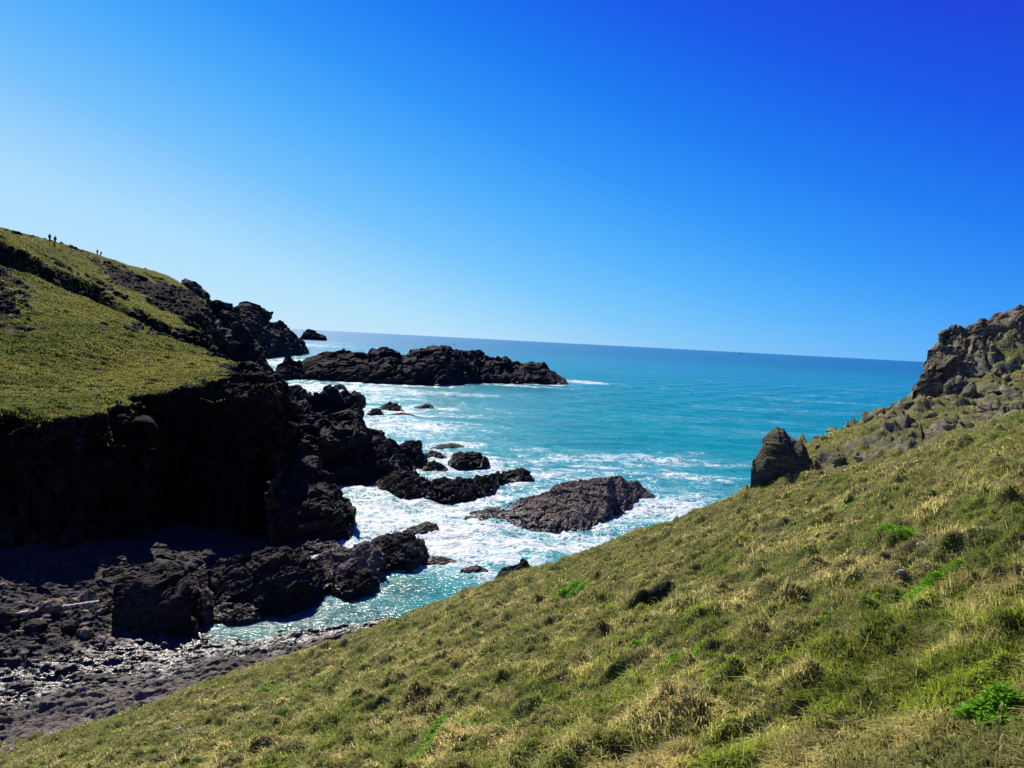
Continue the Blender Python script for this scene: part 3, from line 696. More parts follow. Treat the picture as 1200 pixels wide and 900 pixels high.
# tussocks on the headland
r_ = np.random.default_rng(77)
n = 60000
a = np.radians(r_.uniform(-36.5, -15.5, n)); d = 56 * (300 / 56) ** r_.uniform(0, 1, n)
tx, ty = d * np.sin(a), d * np.cos(a)
def hz_only(x, y): return head_z(x, y)[0]
z_, rr_, cm_, gap_ = head_z(tx, ty)
k = (rr_ < 0.02) & (cm_ < 0.4) & (gap_ < -0.6)
tx, ty = tx[k], ty[k]; P = np.c_[tx, ty, 0 * tx]
tone_h = fbm(P * np.array([.12, .3, 0]), 4, 301) + 1.2 * fbm(P * np.array([.03, .04, 0]), 2, 303)
def head_col(rep, r_, N):
    s = smooth(-0.4, 0.4, tone_h[rep] + r_.normal(0, 0.25, N))[:, None]
    return (np.array([0.125, 0.16, 0.014]) * (1 - s) + np.array([0.30, 0.285, 0.05]) * s) * r_.uniform(0.85, 1.2, (N, 1))
g = build_blades(tx, ty, hz_only, "headland_grass", M["blade"], 5, 0.16 + 0.14 * r_.uniform(size=len(tx)) * smooth(-.3, .4, fbm(P * 0.4, 2, 9)) , head_col, lod_px=1.15, seedk=9)
tag(g, "olive green tussock grass on the sunlit headland", "grass", kind="stuff")

# ------------------------------------------------------------------ shore
S = [(0, 680, 2.2), (130, 650, 2.2), (220, 640, 1.5), (290, 630, 0.8), (-150, 680, 2.2), (-150, 745, 1.6), (0, 735, 1.4), (100, 715, 1.3), (200, 690, 1.0), (330, 650, 0.3), (60, 700, 1.4),
     (0, 770, 0.9), (100, 750, 0.8), (200, 745, 0.25), (250, 740, -0.35), (330, 725, -1.3), (420, 700, -2), (500, 690, -2.5), (450, 650, -2), (560, 640, -3), (400, 640, -2.0),
     (0, 800, 0.5), (100, 790, 0.30), (180, 775, 0.2), (280, 755, 0.05), (380, 740, 0.0), (430, 733, 0.15), (480, 722, 0.0), (540, 705, -0.8), (600, 680, -2),
     (0, 830, 0.8), (100, 808, 0.7), (200, 782, 0.65), (300, 762, 0.6), (380, 748, 0.5), (0, 865, 1.5), (100, 838, 1.5), (200, 806, 1.4), (320, 770, 1.3), (430, 742, 1.0), (-150, 860, 1.2), (0, 900, 2), (200, 850, 2), (300, 690, -0.8), (350, 690, -1)]
sp = [tuple(PZ(px, py, z)) for px, py, z in S]
shore_tps = TPS(sp, reg=1.0)
sx_, sy_ = np.meshgrid(np.linspace(-52, 4, 900), np.linspace(28, 82, 900))
x, y = sx_.ravel(), sy_.ravel(); P = np.c_[x, y, 0 * x]
z = shore_tps(x, y)
ca, sa = math.cos(0.45), math.sin(0.45)                      # strata run along the foot of the slope
Qs = np.c_[(x * ca - y * sa), (x * sa + y * ca), 0 * x]
hh_, ee_, cc_ = facets(np.c_[x * 0.9 + y * 0.45, (y * 0.9 - x * 0.35) * 2.6, 0 * x] * 0.55 + 0.25 * fbm(P * 0.7, 3, 402)[:, None], 401)
h2_, e2_, c2_ = facets(np.c_[x * 0.9 + y * 0.45, (y * 0.9 - x * 0.35) * 2.4, 0 * x] * 1.6, 403)
band = smooth(-8, 8, 0)  # constant
vv = (y * 0.9 - x * 0.42) * 0.55 + 0.9 * fbm(P * 0.3, 3, 408); fr2 = vv - np.floor(vv)
vv = (y * 0.9 - x * 0.42) * 1.7 + 0.9 * fbm(P * 0.6, 3, 409); fr3 = vv - np.floor(vv)
z = z + 0.26 * fr2 ** 1.5 * smooth(1, .85, fr2) + 0.10 * fr3 * smooth(1, .8, fr3) - 0.1 + 0.20 * hh_ * smooth(0, .06, ee_) + 0.09 * h2_ * smooth(0, .06, e2_) + 0.22 * fbm(P * 0.35, 4, 404) + 0.07 * fbm(P * 2.5, 4, 406) - 0.12 * smooth(0.12, 0, ee_)
z = np.maximum(z, -3)
t = Nt("shore_rock")
c, r0, h0 = rock_nodes(t, (0.052, 0.042, 0.033), (0.21, 0.175, 0.142), 1.3, False, (0.2, 0.3, 0.4))
c = t.mix(t.attr("cove").outputs["Fac"], c, t.mix(0.13, (0.006, 0.0055, 0.005), c))  # shade over the cove floor painted into the rock colour, nearly black
p = t.pos(); sz = t.n("ShaderNodeSeparateXYZ"); t.l(p, sz.inputs[0])
wn = t.math("ADD", sz.outputs[2], t.math("MULTIPLY", t.math("SUBTRACT", t.noise(p, 0.8, 5, 0.6), 0.5), 0.8))
wet = t.ramp(wn, 0.65, 1.05, 1.0, 0.0)
c = t.mix(t.math("MULTIPLY", wet, 0.8), c, (0.020, 0.018, 0.014))
t.setv(t.b.inputs["Base Color"], c); t.setv(t.b.inputs["Roughness"], t.ramp(wn, 0.50, 0.90, 0.33, 0.85)); t.b.inputs["Specular IOR Level"].default_value = 0.5
t.l(t.bump(t.math("ADD", h0, t.math("MULTIPLY", t.noise(p, 9, 5, 0.7), 0.3)), 0.8, 0.12), t.b.inputs["Normal"])
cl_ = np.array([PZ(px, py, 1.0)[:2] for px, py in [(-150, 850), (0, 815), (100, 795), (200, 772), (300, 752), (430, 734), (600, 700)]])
shore = mesh_obj("shore", np.c_[x, y, z], grid_faces(900, 900), t.m, attrs={"cove": smooth(-0.6, 1.6, lined(x, y, cl_) + 0.8 * fbm(P * 0.5, 3, 77))})  # cove attribute masks the painted shade; the sunlit shelf keeps its lighter tone
tag(shore, "layered grey rock shelf and wet stones at the head of the cove", kind="structure")
# shore boulders
SB = "shore boulders below the cliff"
for k, (lab, top, base, dep, cr, shp, am, mt, z0, fs) in enumerate([
    ("tall blocky boulder with a black face and a pale lit top by the shallow stream",
     [(132, 690), (138, 678), (150, 673), (168, 672), (185, 670), (205, 676), (218, 678), (224, 690)], [(132, 742), (160, 748), (200, 746), (224, 736)], 7, 0.35, 0.32, 0.45, "rock_dark", 0.3, 0.9),
    ("small round boulder at the right foot of the tall blocky one", [(196, 728), (203, 721), (215, 719), (226, 724), (232, 732)], [(196, 745), (215, 748), (232, 742)], 2.2, 0.5, 0.4, 0.6, "rock_dark", 0.1, 1),
    ("big craggy lump of rock, widest on the shore beside the pool",
     [(245, 668), (260, 655), (285, 648), (310, 644), (335, 638), (355, 642), (362, 654), (378, 662), (390, 674)], [(245, 700), (265, 712), (300, 722), (330, 722), (360, 712), (390, 694)], 10, 0.55, 0.5, 0.6, "rock_dark", 0.0, 0.6),
    ("brown hump of rock between the craggy lump and the rounded dark one",
     [(352, 664), (375, 652), (400, 640), (425, 634), (440, 636), (450, 650)], [(352, 690), (380, 694), (420, 688), (450, 676)], 8, 0.55, 0.6, 0.55, "rock_brown", 0.0, 0.7),
    ("rounded dark boulder at the seaward end of the shore rocks",
     [(428, 645), (436, 630), (450, 624), (468, 622), (485, 624), (495, 632), (502, 646), (507, 655)], [(428, 664), (450, 670), (480, 670), (507, 658)], 8, 0.5, 0.42, 0.55, "rock_dark", 0.0, 0.7),
    ("low oval boulder in front, at the edge of the still pool",
     [(388, 686), (398, 675), (415, 670), (432, 670), (445, 680)], [(388, 698), (410, 704), (432, 700), (445, 690)], 4, 0.5, 0.5, 0.6, "rock_dark", 0.0, 0.8),
    ("flat topped rock jutting out behind the rounded dark boulder", [(472, 622), (485, 616), (500, 612), (512, 614), (515, 622)], [(472, 628), (515, 627)], 4, 0.5, 0.5, 0.6, "rock_dark", 0.0, 0.8),
    ("pale brown boulder against the cliff foot left of the tall blocky one", [(88, 704), (98, 692), (112, 688), (128, 690), (136, 702)], [(88, 722), (115, 730), (136, 722)], 4, 0.5, 0.5, 0.6, "rock_brown", 0.8, 0.8),
    ("narrow cracked boulder filling the gap right of the tall blocky one", [(224, 700), (228, 684), (238, 680), (246, 690), (250, 706)], [(224, 722), (238, 728), (250, 722)], 4, 0.5, 0.5, 0.6, "rock_brown", 0.3, 0.8),
    ("low shelf of rock at the pool edge below the craggy lump", [(240, 716), (258, 708), (280, 706), (298, 710), (306, 720)], [(240, 726), (280, 732), (306, 726)], 3, 0.5, 0.6, 0.6, "rock_brown", 0.0, 0.8),
    ("black boulder in shade at the foot of the cliff", [(120, 668), (170, 660), (210, 662), (245, 668), (262, 676)], [(120, 694), (200, 694), (262, 690)], 6, 0.5, 0.5, 0.6, "rock_dark", 0.8, 0.8),
    ("black rocks fringe where the foam meets the cliff foot", [(335, 640), (350, 634), (372, 630), (392, 634), (400, 640)], [(335, 652), (370, 648), (400, 646)], 5, 0.5, 0.5, 0.7, "rock_dark", 0.0, 0.8),
    ("dark flat rock slab lying in the stream at the left edge", [(5, 768), (25, 758), (60, 754), (90, 757), (103, 764)], [(5, 775), (50, 776), (103, 770)], 3, 0.5, 0.6, 0.5, "rock_dark", 0.5, 0.8),
]):
    rock("boulder", lab, top, base, dep, cr, shp, mt, 300 + k * 7, am, z0, group=SB, cat="boulder", ns=260, ntt=180, fscale=fs)
bl = [(2, 738, .9, "dark boulder at the left edge below the driftwood"), (30, 731, .45, "small tan boulder just right of the left edge one"), (42, 742, .6, "squarish dark boulder under the first plank"),
      (58, 724, .8, "rounded grey boulder between the two planks"), (82, 738, .5, "pale cobble on wet stones below the second plank"), (24, 722, .4, "small stone tucked under the first plank"),
      (70, 716, .4, "little grey stone above the rounded boulder"), (100, 742, .45, "wet cobble left of the tall blocky boulder"), (14, 752, .4, "low wet stone at the stream's left end"), (118, 746, .35, "tiny wet stone at the tall boulder's left foot")]
for k, (px, py, r, lab) in enumerate(bl):
    q = PZ(px, py, 1.0); o = stone_mesh("boulder", r, 500 + k, M["rock_brown" if k % 2 else "rock_dark"], 4, (1.15, 0.9, 0.75))
    q[2] = shore_tps(q[0], q[1]) + r * 0.25; o.location = q; o.rotation_euler = (0.1 * k, 0.1, k * 1.3); tag(o, lab, "boulder", SB)
# rubble
def chip(V, k):
    """a broken stone: the ball cut by a few random planes"""
    r2 = np.random.default_rng(k); V = V.copy()
    for _ in range(9):
        n_ = r2.normal(size=3); n_ /= np.linalg.norm(n_); d_ = r2.uniform(0.45, 0.85)
        o_ = V @ n_ - d_; V -= np.outer(np.maximum(o_, 0), n_)
    return V
r_ = np.random.default_rng(5); Vs, Fs, off = [], [], 0
import bmesh
bm = bmesh.new(); bmesh.ops.create_icosphere(bm, subdivisions=2, radius=1)
SV = np.array([v.co[:] for v in bm.verts]); SF = np.array([[v.index for v in f.verts] for f in bm.faces]); bm.free()
for k in range(260):
    px, py = r_.uniform(-60, 150), r_.uniform(700, 800)
    py = r_.uniform(700, 770) if r_.uniform() < 0.7 else py
    q = PZ(px, py, 0.8); zz = shore_tps(q[0], q[1])
    if zz < 0.1: continue
    r = 0.07 + 0.28 * r_.uniform() ** 3
    D = chip(SV, k) * np.array([1.3, 0.85, 0.5]) * r
    th = r_.uniform(0, 6.28); D = np.c_[D[:, 0] * math.cos(th) - D[:, 1] * math.sin(th), D[:, 0] * math.sin(th) + D[:, 1] * math.cos(th), D[:, 2]]
    Vs.append(D + np.array([q[0], q[1], zz + 0.15])); Fs.append(SF + off); off += len(SV)
o = mesh_obj("rubble", np.concatenate(Vs), np.concatenate(Fs), M["rock_brown"]); tag(o, "loose wet stones strewn over the shore", "rubble", kind="stuff")
Vs, Fs, off = [], [], 0
for k in range(1100):
    u_ = r_.uniform(0.33, 0.74); yy = r_.uniform(24, 46); q = np.array([u_ * yy, yy]); 
    if hill_rock_mask(q[:1], q[1:2])[0] * (0.55 + 0.9 * float(perlin(np.array([[q[0] * .5, q[1] * .5, 3.3]]), 5)[0])) < r_.uniform(0.25, 0.7): continue
    r = 0.05 + 0.30 * r_.uniform() ** 4
    D = chip(SV, 5000 + k) * np.array([1.2, 0.9, 0.65]) * r
    th = r_.uniform(0, 6.28); D = np.c_[D[:, 0] * math.cos(th) - D[:, 1] * math.sin(th), D[:, 0] * math.sin(th) + D[:, 1] * math.cos(th), D[:, 2] + 0.3 * D[:, 0]]
    Vs.append(D + np.array([q[0], q[1], hill_z(q[:1], q[1:2])[0] + r * 0.2])); Fs.append(SF + off); off += len(SV)
o = mesh_obj("scree", np.concatenate(Vs), np.concatenate(Fs), M["rock_slope"], smooth_=False); tag(o, "loose broken stones on the rocky slope under the crag", "scree", kind="stuff")

# driftwood planks
M["wood"] = flat_mat("driftwood", (0.34, 0.31, 0.27), 0.8, 5, 0.25)
def plank(a, b, w_, h_, label):
    a, b = np.array(a), np.array(b); c = (a + b) / 2; L = np.linalg.norm(b - a); xx = (b - a) / L; yy = np.cross([0, 0, 1], xx); yy /= np.linalg.norm(yy); zz = np.cross(xx, yy)
    N = 24; V = []
    for i in range(N):
        f = i / (N - 1) - 0.5; wob = 0.03 * math.sin(i * 0.9)
        for (sy, sz2) in [(-1, -1), (-.8, 1), (.8, 1), (1, -1)]:
            V.append(xx * f * L + yy * (sy * w_ / 2 + wob) + zz * (sz2 * h_ / 2 + 0.02 * math.sin(i * 1.7 + sy)))
    Fc = [[i * 4 + j, i * 4 + (j + 1) % 4, i * 4 + 4 + (j + 1) % 4, i * 4 + 4 + j] for i in range(N - 1) for j in range(4)] + [[3, 2, 1, 0], [N * 4 - 4, N * 4 - 3, N * 4 - 2, N * 4 - 1]]
    o = mesh_obj("driftwood_plank", np.array(V), np.array(Fc), M["wood"], smooth_=False); o.location = c
    tag(o, label, "driftwood", "driftwood planks on the shore")
plank(PZ(-20, 725, 1.9), PZ(33, 717, 2.0), 0.35, 0.16, "bleached driftwood plank reaching in from the left edge of the shore")
plank(PZ(74, 711, 2.0), PZ(116, 705, 2.1), 0.26, 0.14, "bleached driftwood plank beside the pale brown boulder under the cliff")

# ------------------------------------------------------------------ right hand crag and pointed boulder
rock("boulder", "dark pointed boulder standing at the brow of the grass slope",
     [(880, 552), (882, 540), (890, 527), (897, 512), (905, 503), (911, 499), (918, 503), (925, 514), (938, 518), (946, 530), (950, 545)],
     [(880, 572), (900, 566), (930, 560), (950, 556)], 3.0, 0.5, 0.38, "rock_lichen", 701, 0.15, Yb=32.6, foam=False, cat="boulder", ns=260, ntt=200, fscale=0.7)
RG = "rock outcrops on the right hand slope"
def on(px, py, Y, wpx, hpx, dep, lab, seedk, mt="rock_slope", am=0.6):
    """an outcrop whose foot is seen at (px,py), Y metres away"""
    z0 = float(PY(px, py, Y)[2]) - 0.15
    r1 = np.random.default_rng(seedk); n_ = 9
    xs = np.linspace(px - wpx / 2, px + wpx / 2, n_)
    tp = [(xx, py + (xx - px) * -0.3 - hpx * (math.sin(math.pi * i / (n_ - 1)) ** 0.5) * r1.uniform(0.6, 1.15)) for i, xx in enumerate(xs)]
    rock("outcrop", lab, tp, [(xs[0], py + wpx * .15), (xs[-1], py - wpx * .15)], dep, 0.5, 0.45, mt, seedk, am, foam=False, Yb=Y, cat="rock outcrop", group=RG, ns=150, ntt=110, fscale=0.8)
rock("outcrop", "jagged brown crag climbing out of the frame at the right edge",
     [(1070, 460), (1076, 440), (1080, 425), (1086, 412), (1097, 400), (1103, 391), (1117, 388), (1130, 386), (1140, 382), (1150, 377), (1158, 378), (1168, 372), (1180, 370), (1190, 364), (1200, 360), (1230, 348), (1280, 345), (1330, 370)],
     [(1070, 472), (1100, 462), (1150, 450), (1200, 440), (1330, 420)], 8, 0.6, 0.75, "rock_crag", 711, 0.55, foam=False, Yb=39, cat="rock outcrop", group=RG, ns=360, ntt=240, fscale=0.6)
for q in [
    (1140, 478, 36, 34, 26, 2.0, "dark upright block of rock below the jagged crag", 721, "rock_crag"),
    (1100, 498, 36, 46, 16, 2.0, "low broken rocks beneath the crag's left foot", 722),
    (1045, 500, 37, 36, 18, 2.0, "stacked grey rocks halfway up the stony ridge", 723),
    (1010, 524, 35, 40, 20, 2.0, "long grey rock rib running down the stony ridge", 724),
    (985, 520, 37, 26, 16, 1.5, "rough rock knob on the ridge above the long rib", 725),
    (962, 532, 35, 26, 18, 1.5, "dark rock touching the right side of the pointed boulder", 726, "rock_crag"),
    (1185, 470, 34, 40, 12, 2.0, "flat tan rocks near the right edge under the crag", 727),
    (1120, 456, 38, 30, 16, 2.0, "squat rock against the face of the jagged crag", 728, "rock_crag"),
    (1080, 478, 38, 30, 14, 1.5, "small grey rocks where the crag meets the stony ridge", 729),
]: on(*q)

# ------------------------------------------------------------------ sea
NR, NC = 1500, 1000
ang = np.linspace(math.atan(-0.95), math.atan(1.0), NC)
dd = np.concatenate([34 * (900 / 34) ** np.linspace(0, 1, NR - 120), 900 * (90000 / 900) ** np.linspace(0, 1, 121)[1:]])
A_, D_ = np.meshgrid(ang, dd)
x = (D_ * np.sin(A_)).ravel(); y = (D_ * np.cos(A_)).ravel(); P = np.c_[x, y, 0 * x]
# surf map, world metres
fp = np.concatenate(FOOT); fp = fp[fp[:, 1] < 700]
cg = 2.0; gxx = np.arange(-260, 200, cg); gyy = np.arange(30, 560, cg)
GX, GY = np.meshgrid(gxx, gyy); cd = np.full(GX.shape, 1e9)
for q in fp: cd = np.minimum(cd, np.hypot(GX - q[0], GY - q[1]))
def bil(F_, x, y):
    fx = np.clip((x - gxx[0]) / cg, 0, len(gxx) - 1.001); fy = np.clip((y - gyy[0]) / cg, 0, len(gyy) - 1.001)
    i, j = fx.astype(int), fy.astype(int); a, b = fx - i, fy - j
    return (F_[j, i] * (1 - a) + F_[j, i + 1] * a) * (1 - b) + (F_[j + 1, i] * (1 - a) + F_[j + 1, i + 1] * a) * b
rd = bil(cd, x, y)
inside = (x > -259) & (x < 198) & (y < 558)
foam = np.where(inside, 0.50 * np.exp(-np.maximum(rd - 1, 0) / (2.0 + 0.02 * y)), 0)
for (px, py, rx, ry, st) in [
    (440, 610, 9, 14, .75), (500, 600, 10, 9, .7), (420, 590, 6, 12, .6), (560, 635, 12, 7, .75), (640, 635, 12, 6, .8), (700, 628, 12, 6, .75), (770, 598, 12, 9, .8), (790, 580, 12, 10, .45), (600, 655, 8, 5, .7), (520, 655, 6, 3, .5), (540, 690, 4, 3, .35),
    (380, 640, 6, 6, .75), (530, 570, 12, 12, .55), (470, 540, 10, 14, .5), (600, 575, 14, 10, .5), (650, 560, 12, 10, .4), (700, 552, 16, 12, .35), (480, 505, 16, 22, .45), (560, 520, 14, 20, .28), (420, 500, 12, 20, .4), (400, 465, 26, 20, .5), (360, 455, 34, 26, .65), (450, 458, 30, 12, .3), (520, 460, 30, 12, .2),
    (686, 448, 12, 14, .8), (570, 449, 14, 8, .8), (620, 453, 24, 7, .65), (340, 425, 20, 60, .7), (350, 404, 60, 120, .55), (390, 402, 40, 60, .4), (820, 562, 10, 8, .5), (740, 540, 14, 9, .35), (500, 475, 20, 20, .3)]:
    c = PZ(px, py, 0)
    foam = np.maximum(foam, st * np.exp(-(((x - c[0]) / rx) ** 2 + ((y - c[1]) / ry) ** 2) * 0.8)) + 0.12 * st * np.exp(-(((x - c[0]) / rx) ** 2 + ((y - c[1]) / ry) ** 2) * 0.4)
# still pool near the shore
c = PZ(220, 755, 0); pool0 = np.exp(-(((x - c[0]) / 15) ** 2 + ((y - c[1]) / 5) ** 2) ** 1.5)
c = PZ(350, 722, 0); pool = np.exp(-(((x - c[0]) / 11) ** 2 + ((y - c[1]) / 5.5) ** 2) ** 1.5)
c = PZ(470, 690, 0); pool = np.maximum(pool, 0.85 * np.exp(-(((x - c[0]) / 5) ** 2 + ((y - c[1]) / 5) ** 2)))
pool = np.maximum(pool, pool0)
foam = np.clip(foam * (1 - 0.95 * pool), 0, 1)
# wind streaks farther out
st_ = fbm(np.c_[x * 0.012, y * 0.035, 0 * x], 3, 601) * smooth(90, 140, y) * smooth(900, 250, y)
foam = np.clip(foam + np.clip(st_ * 0.9, 0, 0.34), 0, 1)
d_ = np.hypot(x, y); att = smooth(1200, 120, d_)
wv = 0
for (dx, dy, L, am) in [(0.35, 1, 17, 0.16), (-0.3, 1, 11, 0.10), (0.9, 0.6, 7, 0.06)]:
    ln = math.hypot(dx, dy); ph = (x * dx + y * dy) / ln / L * 2 * math.pi + 2.5 * fbm(P * 0.02, 2, 611)
    wv = wv + am * (1 - np.abs(np.sin(ph / 2))) * 2
wv = wv * (1 - 0.85 * pool) + 0.28 * fbm(P * 0.35, 4, 617) * (0.25 + foam) * (1 - pool) + 0.05 * fbm(P * 1.1, 3, 619)
z = (wv - 0.15) * att
t = Nt("sea_water")
p = t.pos()
fa = t.attr("foam").outputs["Fac"]; po = t.attr("pool").outputs["Fac"]; fr = t.attr("dist").outputs["Fac"]
wp = t.n("ShaderNodeVectorMath", operation="ADD"); t.l(p, wp.inputs[0])
wn = t.n("ShaderNodeVectorMath", operation="SCALE"); t.l(t.noise(p, 0.22, 3, 0.5, col=True), wn.inputs[0]); wn.inputs["Scale"].default_value = 5.0; t.l(wn.outputs[0], wp.inputs[1])
vor = t.n("ShaderNodeTexVoronoi", feature="SMOOTH_F1"); t.l(t.mapping(wp.outputs[0], (0.9, 1.2, 1)), vor.inputs["Vector"]); vor.inputs["Scale"].default_value = 0.55
vor2 = t.n("ShaderNodeTexVoronoi", feature="DISTANCE_TO_EDGE"); t.l(wp.outputs[0], vor2.inputs["Vector"]); vor2.inputs["Scale"].default_value = 1.3
lace = t.ramp(vor2.outputs["Distance"], 0.0, 0.35, 1.0, 0.0)
big = t.noise(t.mapping(wp.outputs[0], (0.75, 1.45, 1), (0, 0, 0.25)), 0.26, 6, 0.62, 0.6)
fin = t.noise(p, 2.5, 6, 0.7)
pat = t.math("ADD", t.math("MULTIPLY", big, 0.88), t.math("ADD", t.math("MULTIPLY", lace, 0.16), t.math("MULTIPLY", fin, 0.08)))
thr = t.ramp(fa, 0.0, 0.9, 0.82, 0.49)
fm = t.ramp(t.math("SUBTRACT", pat, thr), -0.04, 0.15)
fm = t.math("MULTIPLY", fm, t.ramp(fa, 0.005, 0.08))
haze_ = t.ramp(t.math("SUBTRACT", pat, thr), -0.28, 0.05, 0.0, 0.4)
haze_ = t.math("MULTIPLY", haze_, t.ramp(fa, 0.02, 0.3))
# water body colour: pale turquoise over the shelf, bluer with depth
c = t.mix(fr, (0.006, 0.27, 0.25), (0.004, 0.115, 0.235))
c = t.mix(t.ramp(t.noise(t.mapping(p, (0.02, 0.05, 1)), 1.0, 5, 0.6), 0.4, 0.62, 0, 0.45), c, (0.005, 0.17, 0.22))
c = t.mix(t.math("MULTIPLY", po, 0.85), c, (0.022, 0.085, 0.085))
c = t.mix(haze_, c, (0.22, 0.50, 0.50))
c = t.mix(fm, c, (0.58, 0.62, 0.63))
t.setv(t.b.inputs["Base Color"], c)
t.setv(t.b.inputs["Roughness"], t.math("ADD", t.ramp(fr, 0, 1, 0.12, 0.30), t.math("MULTIPLY", fm, 0.5)))
t.b.inputs["IOR"].default_value = 1.33
w1 = t.noise(t.mapping(p, (1.0, 1.5, 1)), 1.1, 4, 0.6, 0.4); w2 = t.noise(t.mapping(p, (0.35, 0.9, 1)), 0.45, 5, 0.65, 0.3); w3 = t.noise(p, 6, 4, 0.6)
hgt = t.math("ADD", t.math("MULTIPLY", w1, 0.35), t.math("ADD", t.math("MULTIPLY", w2, 1.2), t.math("MULTIPLY", w3, 0.07)))
hgt = t.math("ADD", hgt, t.math("MULTIPLY", fm, 0.12))
t.l(t.bump(hgt, 0.9, 0.65), t.b.inputs["Normal"])
sea = mesh_obj("sea", np.c_[x, y, z], grid_faces(NR, NC), t.m, attrs={"foam": foam, "pool": pool, "dist": smooth(100, 2000, d_) ** 0.55})
tag(sea, "turquoise sea with white surf, turning blue towards the horizon", kind="structure")
# wide water sheet under everything, to the horizon all round
q = 95000.0
o = mesh_obj("deep_water", np.array([(-q, -q, -3.4), (q, -q, -3.4), (q, q, -3.4), (-q, q, -3.4)]), np.array([[0, 1, 2, 3]]), flat_mat("deep_water", (0.006, 0.08, 0.15), 0.3, 0.01, 0.1), smooth_=False)
tag(o, kind="structure")

# ------------------------------------------------------------------ boats
def boxy(name, pts, z0, z1, mat, parent, flare=1.0):
    n_ = len(pts); V = [(x * flare, y * flare, z1) for x, y in pts] + [(x, y, z0) for x, y in pts]
    me = bpy.data.meshes.new(name); me.from_pydata(V, [], [list(range(n_)), list(range(2 * n_ - 1, n_ - 1, -1))] + [[i, i + n_, (i + 1) % n_ + n_, (i + 1) % n_] for i in range(n_)])
    me.materials.append(mat); me.validate(); o = bpy.data.objects.new(name, me); COL.objects.link(o); o.parent = parent
    return o
hullm = flat_mat("hull_paint", (0.05, 0.07, 0.10), 0.4, 1); whm = flat_mat("white_paint", (0.7, 0.7, 0.68), 0.4, 1, 0.08); glm = flat_mat("dark_glass", (0.02, 0.025, 0.03), 0.15, 1)
def boat(px, py, Y, L, label, cat, nm):
    c = PY(px, py, Y); c[2] = 0.1
    e = empty(nm, c, label=label, cat=cat)
    hp_ = [(-L / 2, -L * .11), (L * .25, -L * .12), (L * .42, -L * .06), (L * .5, 0), (L * .42, L * .06), (L * .25, L * .12), (-L / 2, L * .11)]
    boxy("hull", hp_, -L * .05, L * .11, hullm, e, 1.08)
    cb = boxy("cabin", [(-L * .12, -L * .07), (L * .14, -L * .07), (L * .14, L * .07), (-L * .12, L * .07)], L * .11, L * .26, whm, e)
    boxy("window_band", [(-L * .09, -L * .073), (L * .145, -L * .073), (L * .145, L * .073), (-L * .09, L * .073)], L * .19, L * .23, glm, cb)
    boxy("mast", [(-.012 * L, -.012 * L), (.012 * L, -.012 * L), (.012 * L, .012 * L), (-.012 * L, .012 * L)], L * .26, L * .52, whm, e)
    return e
boat(532, 403.2, 2100, 8.5, "tiny motor boat far out beyond the long island", "boat", "motor_boat")
boat(868, 413.2, 9000, 46, "distant ship as a speck on the horizon at right", "ship", "ship")

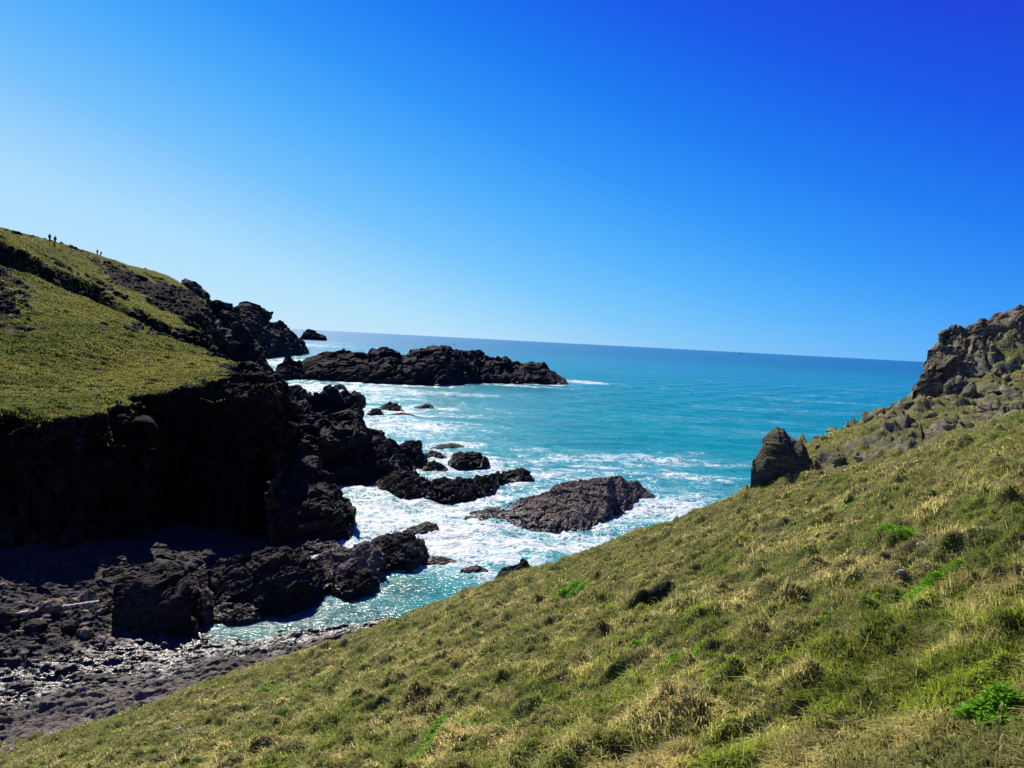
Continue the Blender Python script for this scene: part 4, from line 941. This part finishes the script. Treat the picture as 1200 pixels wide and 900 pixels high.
# ------------------------------------------------------------------ walkers on the skyline
def person(px, Y, hgt, face, stride, jac, tro, label, coat=False, pack=False):
    d = ray(px, 300.0); u_ = d[0] / d[1]
    yy = np.linspace(Y - 25, Y + 25, 400); xx = yy * u_
    # stand on the visible crest
    zz = hz_only(xx, yy); k = np.argmax((zz - H) / yy); k = max(k - 3, 0)
    loc = np.array([xx[k], yy[k], zz[k] - 0.03])
    s = hgt / 1.75
    J = {"pel": (0, 0, .93), "wst": (0, 0, 1.08), "chest": (0, .01, 1.32), "neck": (0, .01, 1.47), "hd": (0, .03, 1.58), "crown": (0, .02, 1.70),
         "hipL": (-.10, 0, .88), "knL": (-.11, .12 * stride + .03, .48), "anL": (-.11, .20 * stride, .09), "toL": (-.12, .20 * stride + .16, .03),
         "hipR": (.10, 0, .88), "knR": (.11, -.06 * stride + .04, .48), "anR": (.11, -.26 * stride, .10), "toR": (.12, -.26 * stride + .15, .03),
         "shL": (-.19, 0, 1.40), "elL": (-.24, -.08, 1.13), "haL": (-.23, .04, .88), "shR": (.19, 0, 1.40), "elR": (.24, .06, 1.13), "haR": (.22, .20, .93)}
    E = [("pel", "wst"), ("wst", "chest"), ("chest", "neck"), ("neck", "hd"), ("hd", "crown"), ("pel", "hipL"), ("hipL", "knL"), ("knL", "anL"), ("anL", "toL"), ("pel", "hipR"), ("hipR", "knR"), ("knR", "anR"), ("anR", "toR"),
         ("chest", "shL"), ("shL", "elL"), ("elL", "haL"), ("chest", "shR"), ("shR", "elR"), ("elR", "haR")]
    rad = {"pel": .15, "wst": .14, "chest": .17, "neck": .06, "hd": .095, "crown": .075, "hipL": .10, "hipR": .10, "knL": .062, "knR": .062, "anL": .045, "anR": .045, "toL": .038, "toR": .038,
           "shL": .07, "shR": .07, "elL": .05, "elR": .05, "haL": .04, "haR": .04}
    for k_ in rad: rad[k_] *= 1.42 if k_ not in ("neck", "hd", "crown") else 1.08
    if coat: rad.update(pel=.26, wst=.23, chest=.23)
    ks = list(J); me = bpy.data.meshes.new("person")
    me.from_pydata([tuple(c * s for c in J[k_]) for k_ in ks], [(ks.index(a), ks.index(b)) for a, b in E], [])
    o = bpy.data.objects.new("person", me); COL.objects.link(o)
    sk = o.modifiers.new("skin", "SKIN"); sv = me.skin_vertices[0].data
    for i, k_ in enumerate(ks): sv[i].radius = (rad[k_] * s, rad[k_] * s * (0.8 if k_ in ("chest", "pel", "wst") else 1)); sv[i].use_root = (k_ == "pel")
    sb = o.modifiers.new("sub", "SUBSURF"); sb.levels = 1; sb.render_levels = 1
    dg = bpy.context.evaluated_depsgraph_get(); ev = bpy.data.meshes.new_from_object(o.evaluated_get(dg)); o.modifiers.clear(); o.data = ev; ev.name = "person"
    ev.materials.clear()
    for mt in (M["skin"], jac, tro): ev.materials.append(mt)
    for pg in ev.polygons:
        c = pg.center / s; pg.use_smooth = True
        arm = abs(c.x) > .17 and c.z > .8
        pg.material_index = 0 if (c.z > 1.49 or (arm and c.z < .95)) else (1 if (c.z > (.72 if coat else .92) or arm) else 2)
    o.location = loc; o.rotation_euler = (0, 0, face)
    tag(o, label, "person")
    # hair as a cap on the skull
    hr = stone_mesh("hair", 0.105 * s, 3, M["hair"], 2, (1, 1.05, .9), 0.05, parent=o); hr.location = (0, .0 * s, 1.675 * s)
    if pack:
        bk = stone_mesh("backpack", 0.2 * s, 4, M["pack"], 2, (.8, .55, 1.15), 0.08, parent=o); bk.location = (0, -.2 * s, 1.25 * s)
    return o
M["skin"] = flat_mat("skin", (0.45, 0.28, 0.2), 0.6); M["hair"] = flat_mat("hair", (0.03, 0.02, 0.015), 0.6); M["pack"] = flat_mat("pack_fabric", (0.03, 0.035, 0.05), 0.8)
jn = flat_mat("navy_cloth", (0.02, 0.025, 0.045), 0.9); jb = flat_mat("black_cloth", (0.014, 0.014, 0.016), 0.9); jg = flat_mat("grey_cloth", (0.035, 0.035, 0.04), 0.9)
person(57.8, 164, 1.74, R(15), 0.9, jn, jg, "walker in navy jacket, leftmost of the four on the skyline")
person(64.2, 166, 1.82, R(-10), 0.5, jb, jb, "broad walker in long black coat, second from left on the skyline", coat=True)
person(114, 237, 1.72, R(8), 0.7, jb, jg, "walker in black jacket and grey trousers, left of the farther pair")
person(118.3, 237, 1.64, R(170), 0.6, jn, jb, "walker carrying a dark backpack, rightmost of the farther pair", pack=True)
for o in bpy.data.objects:
    if o.type == "MESH" and len(o.data.vertices) > 500000:
        v = np.empty(len(o.data.vertices) * 3, np.float32); o.data.vertices.foreach_get("co", v); v = v.reshape(-1, 3); print(o.name, len(v), v.min(0), v.max(0))
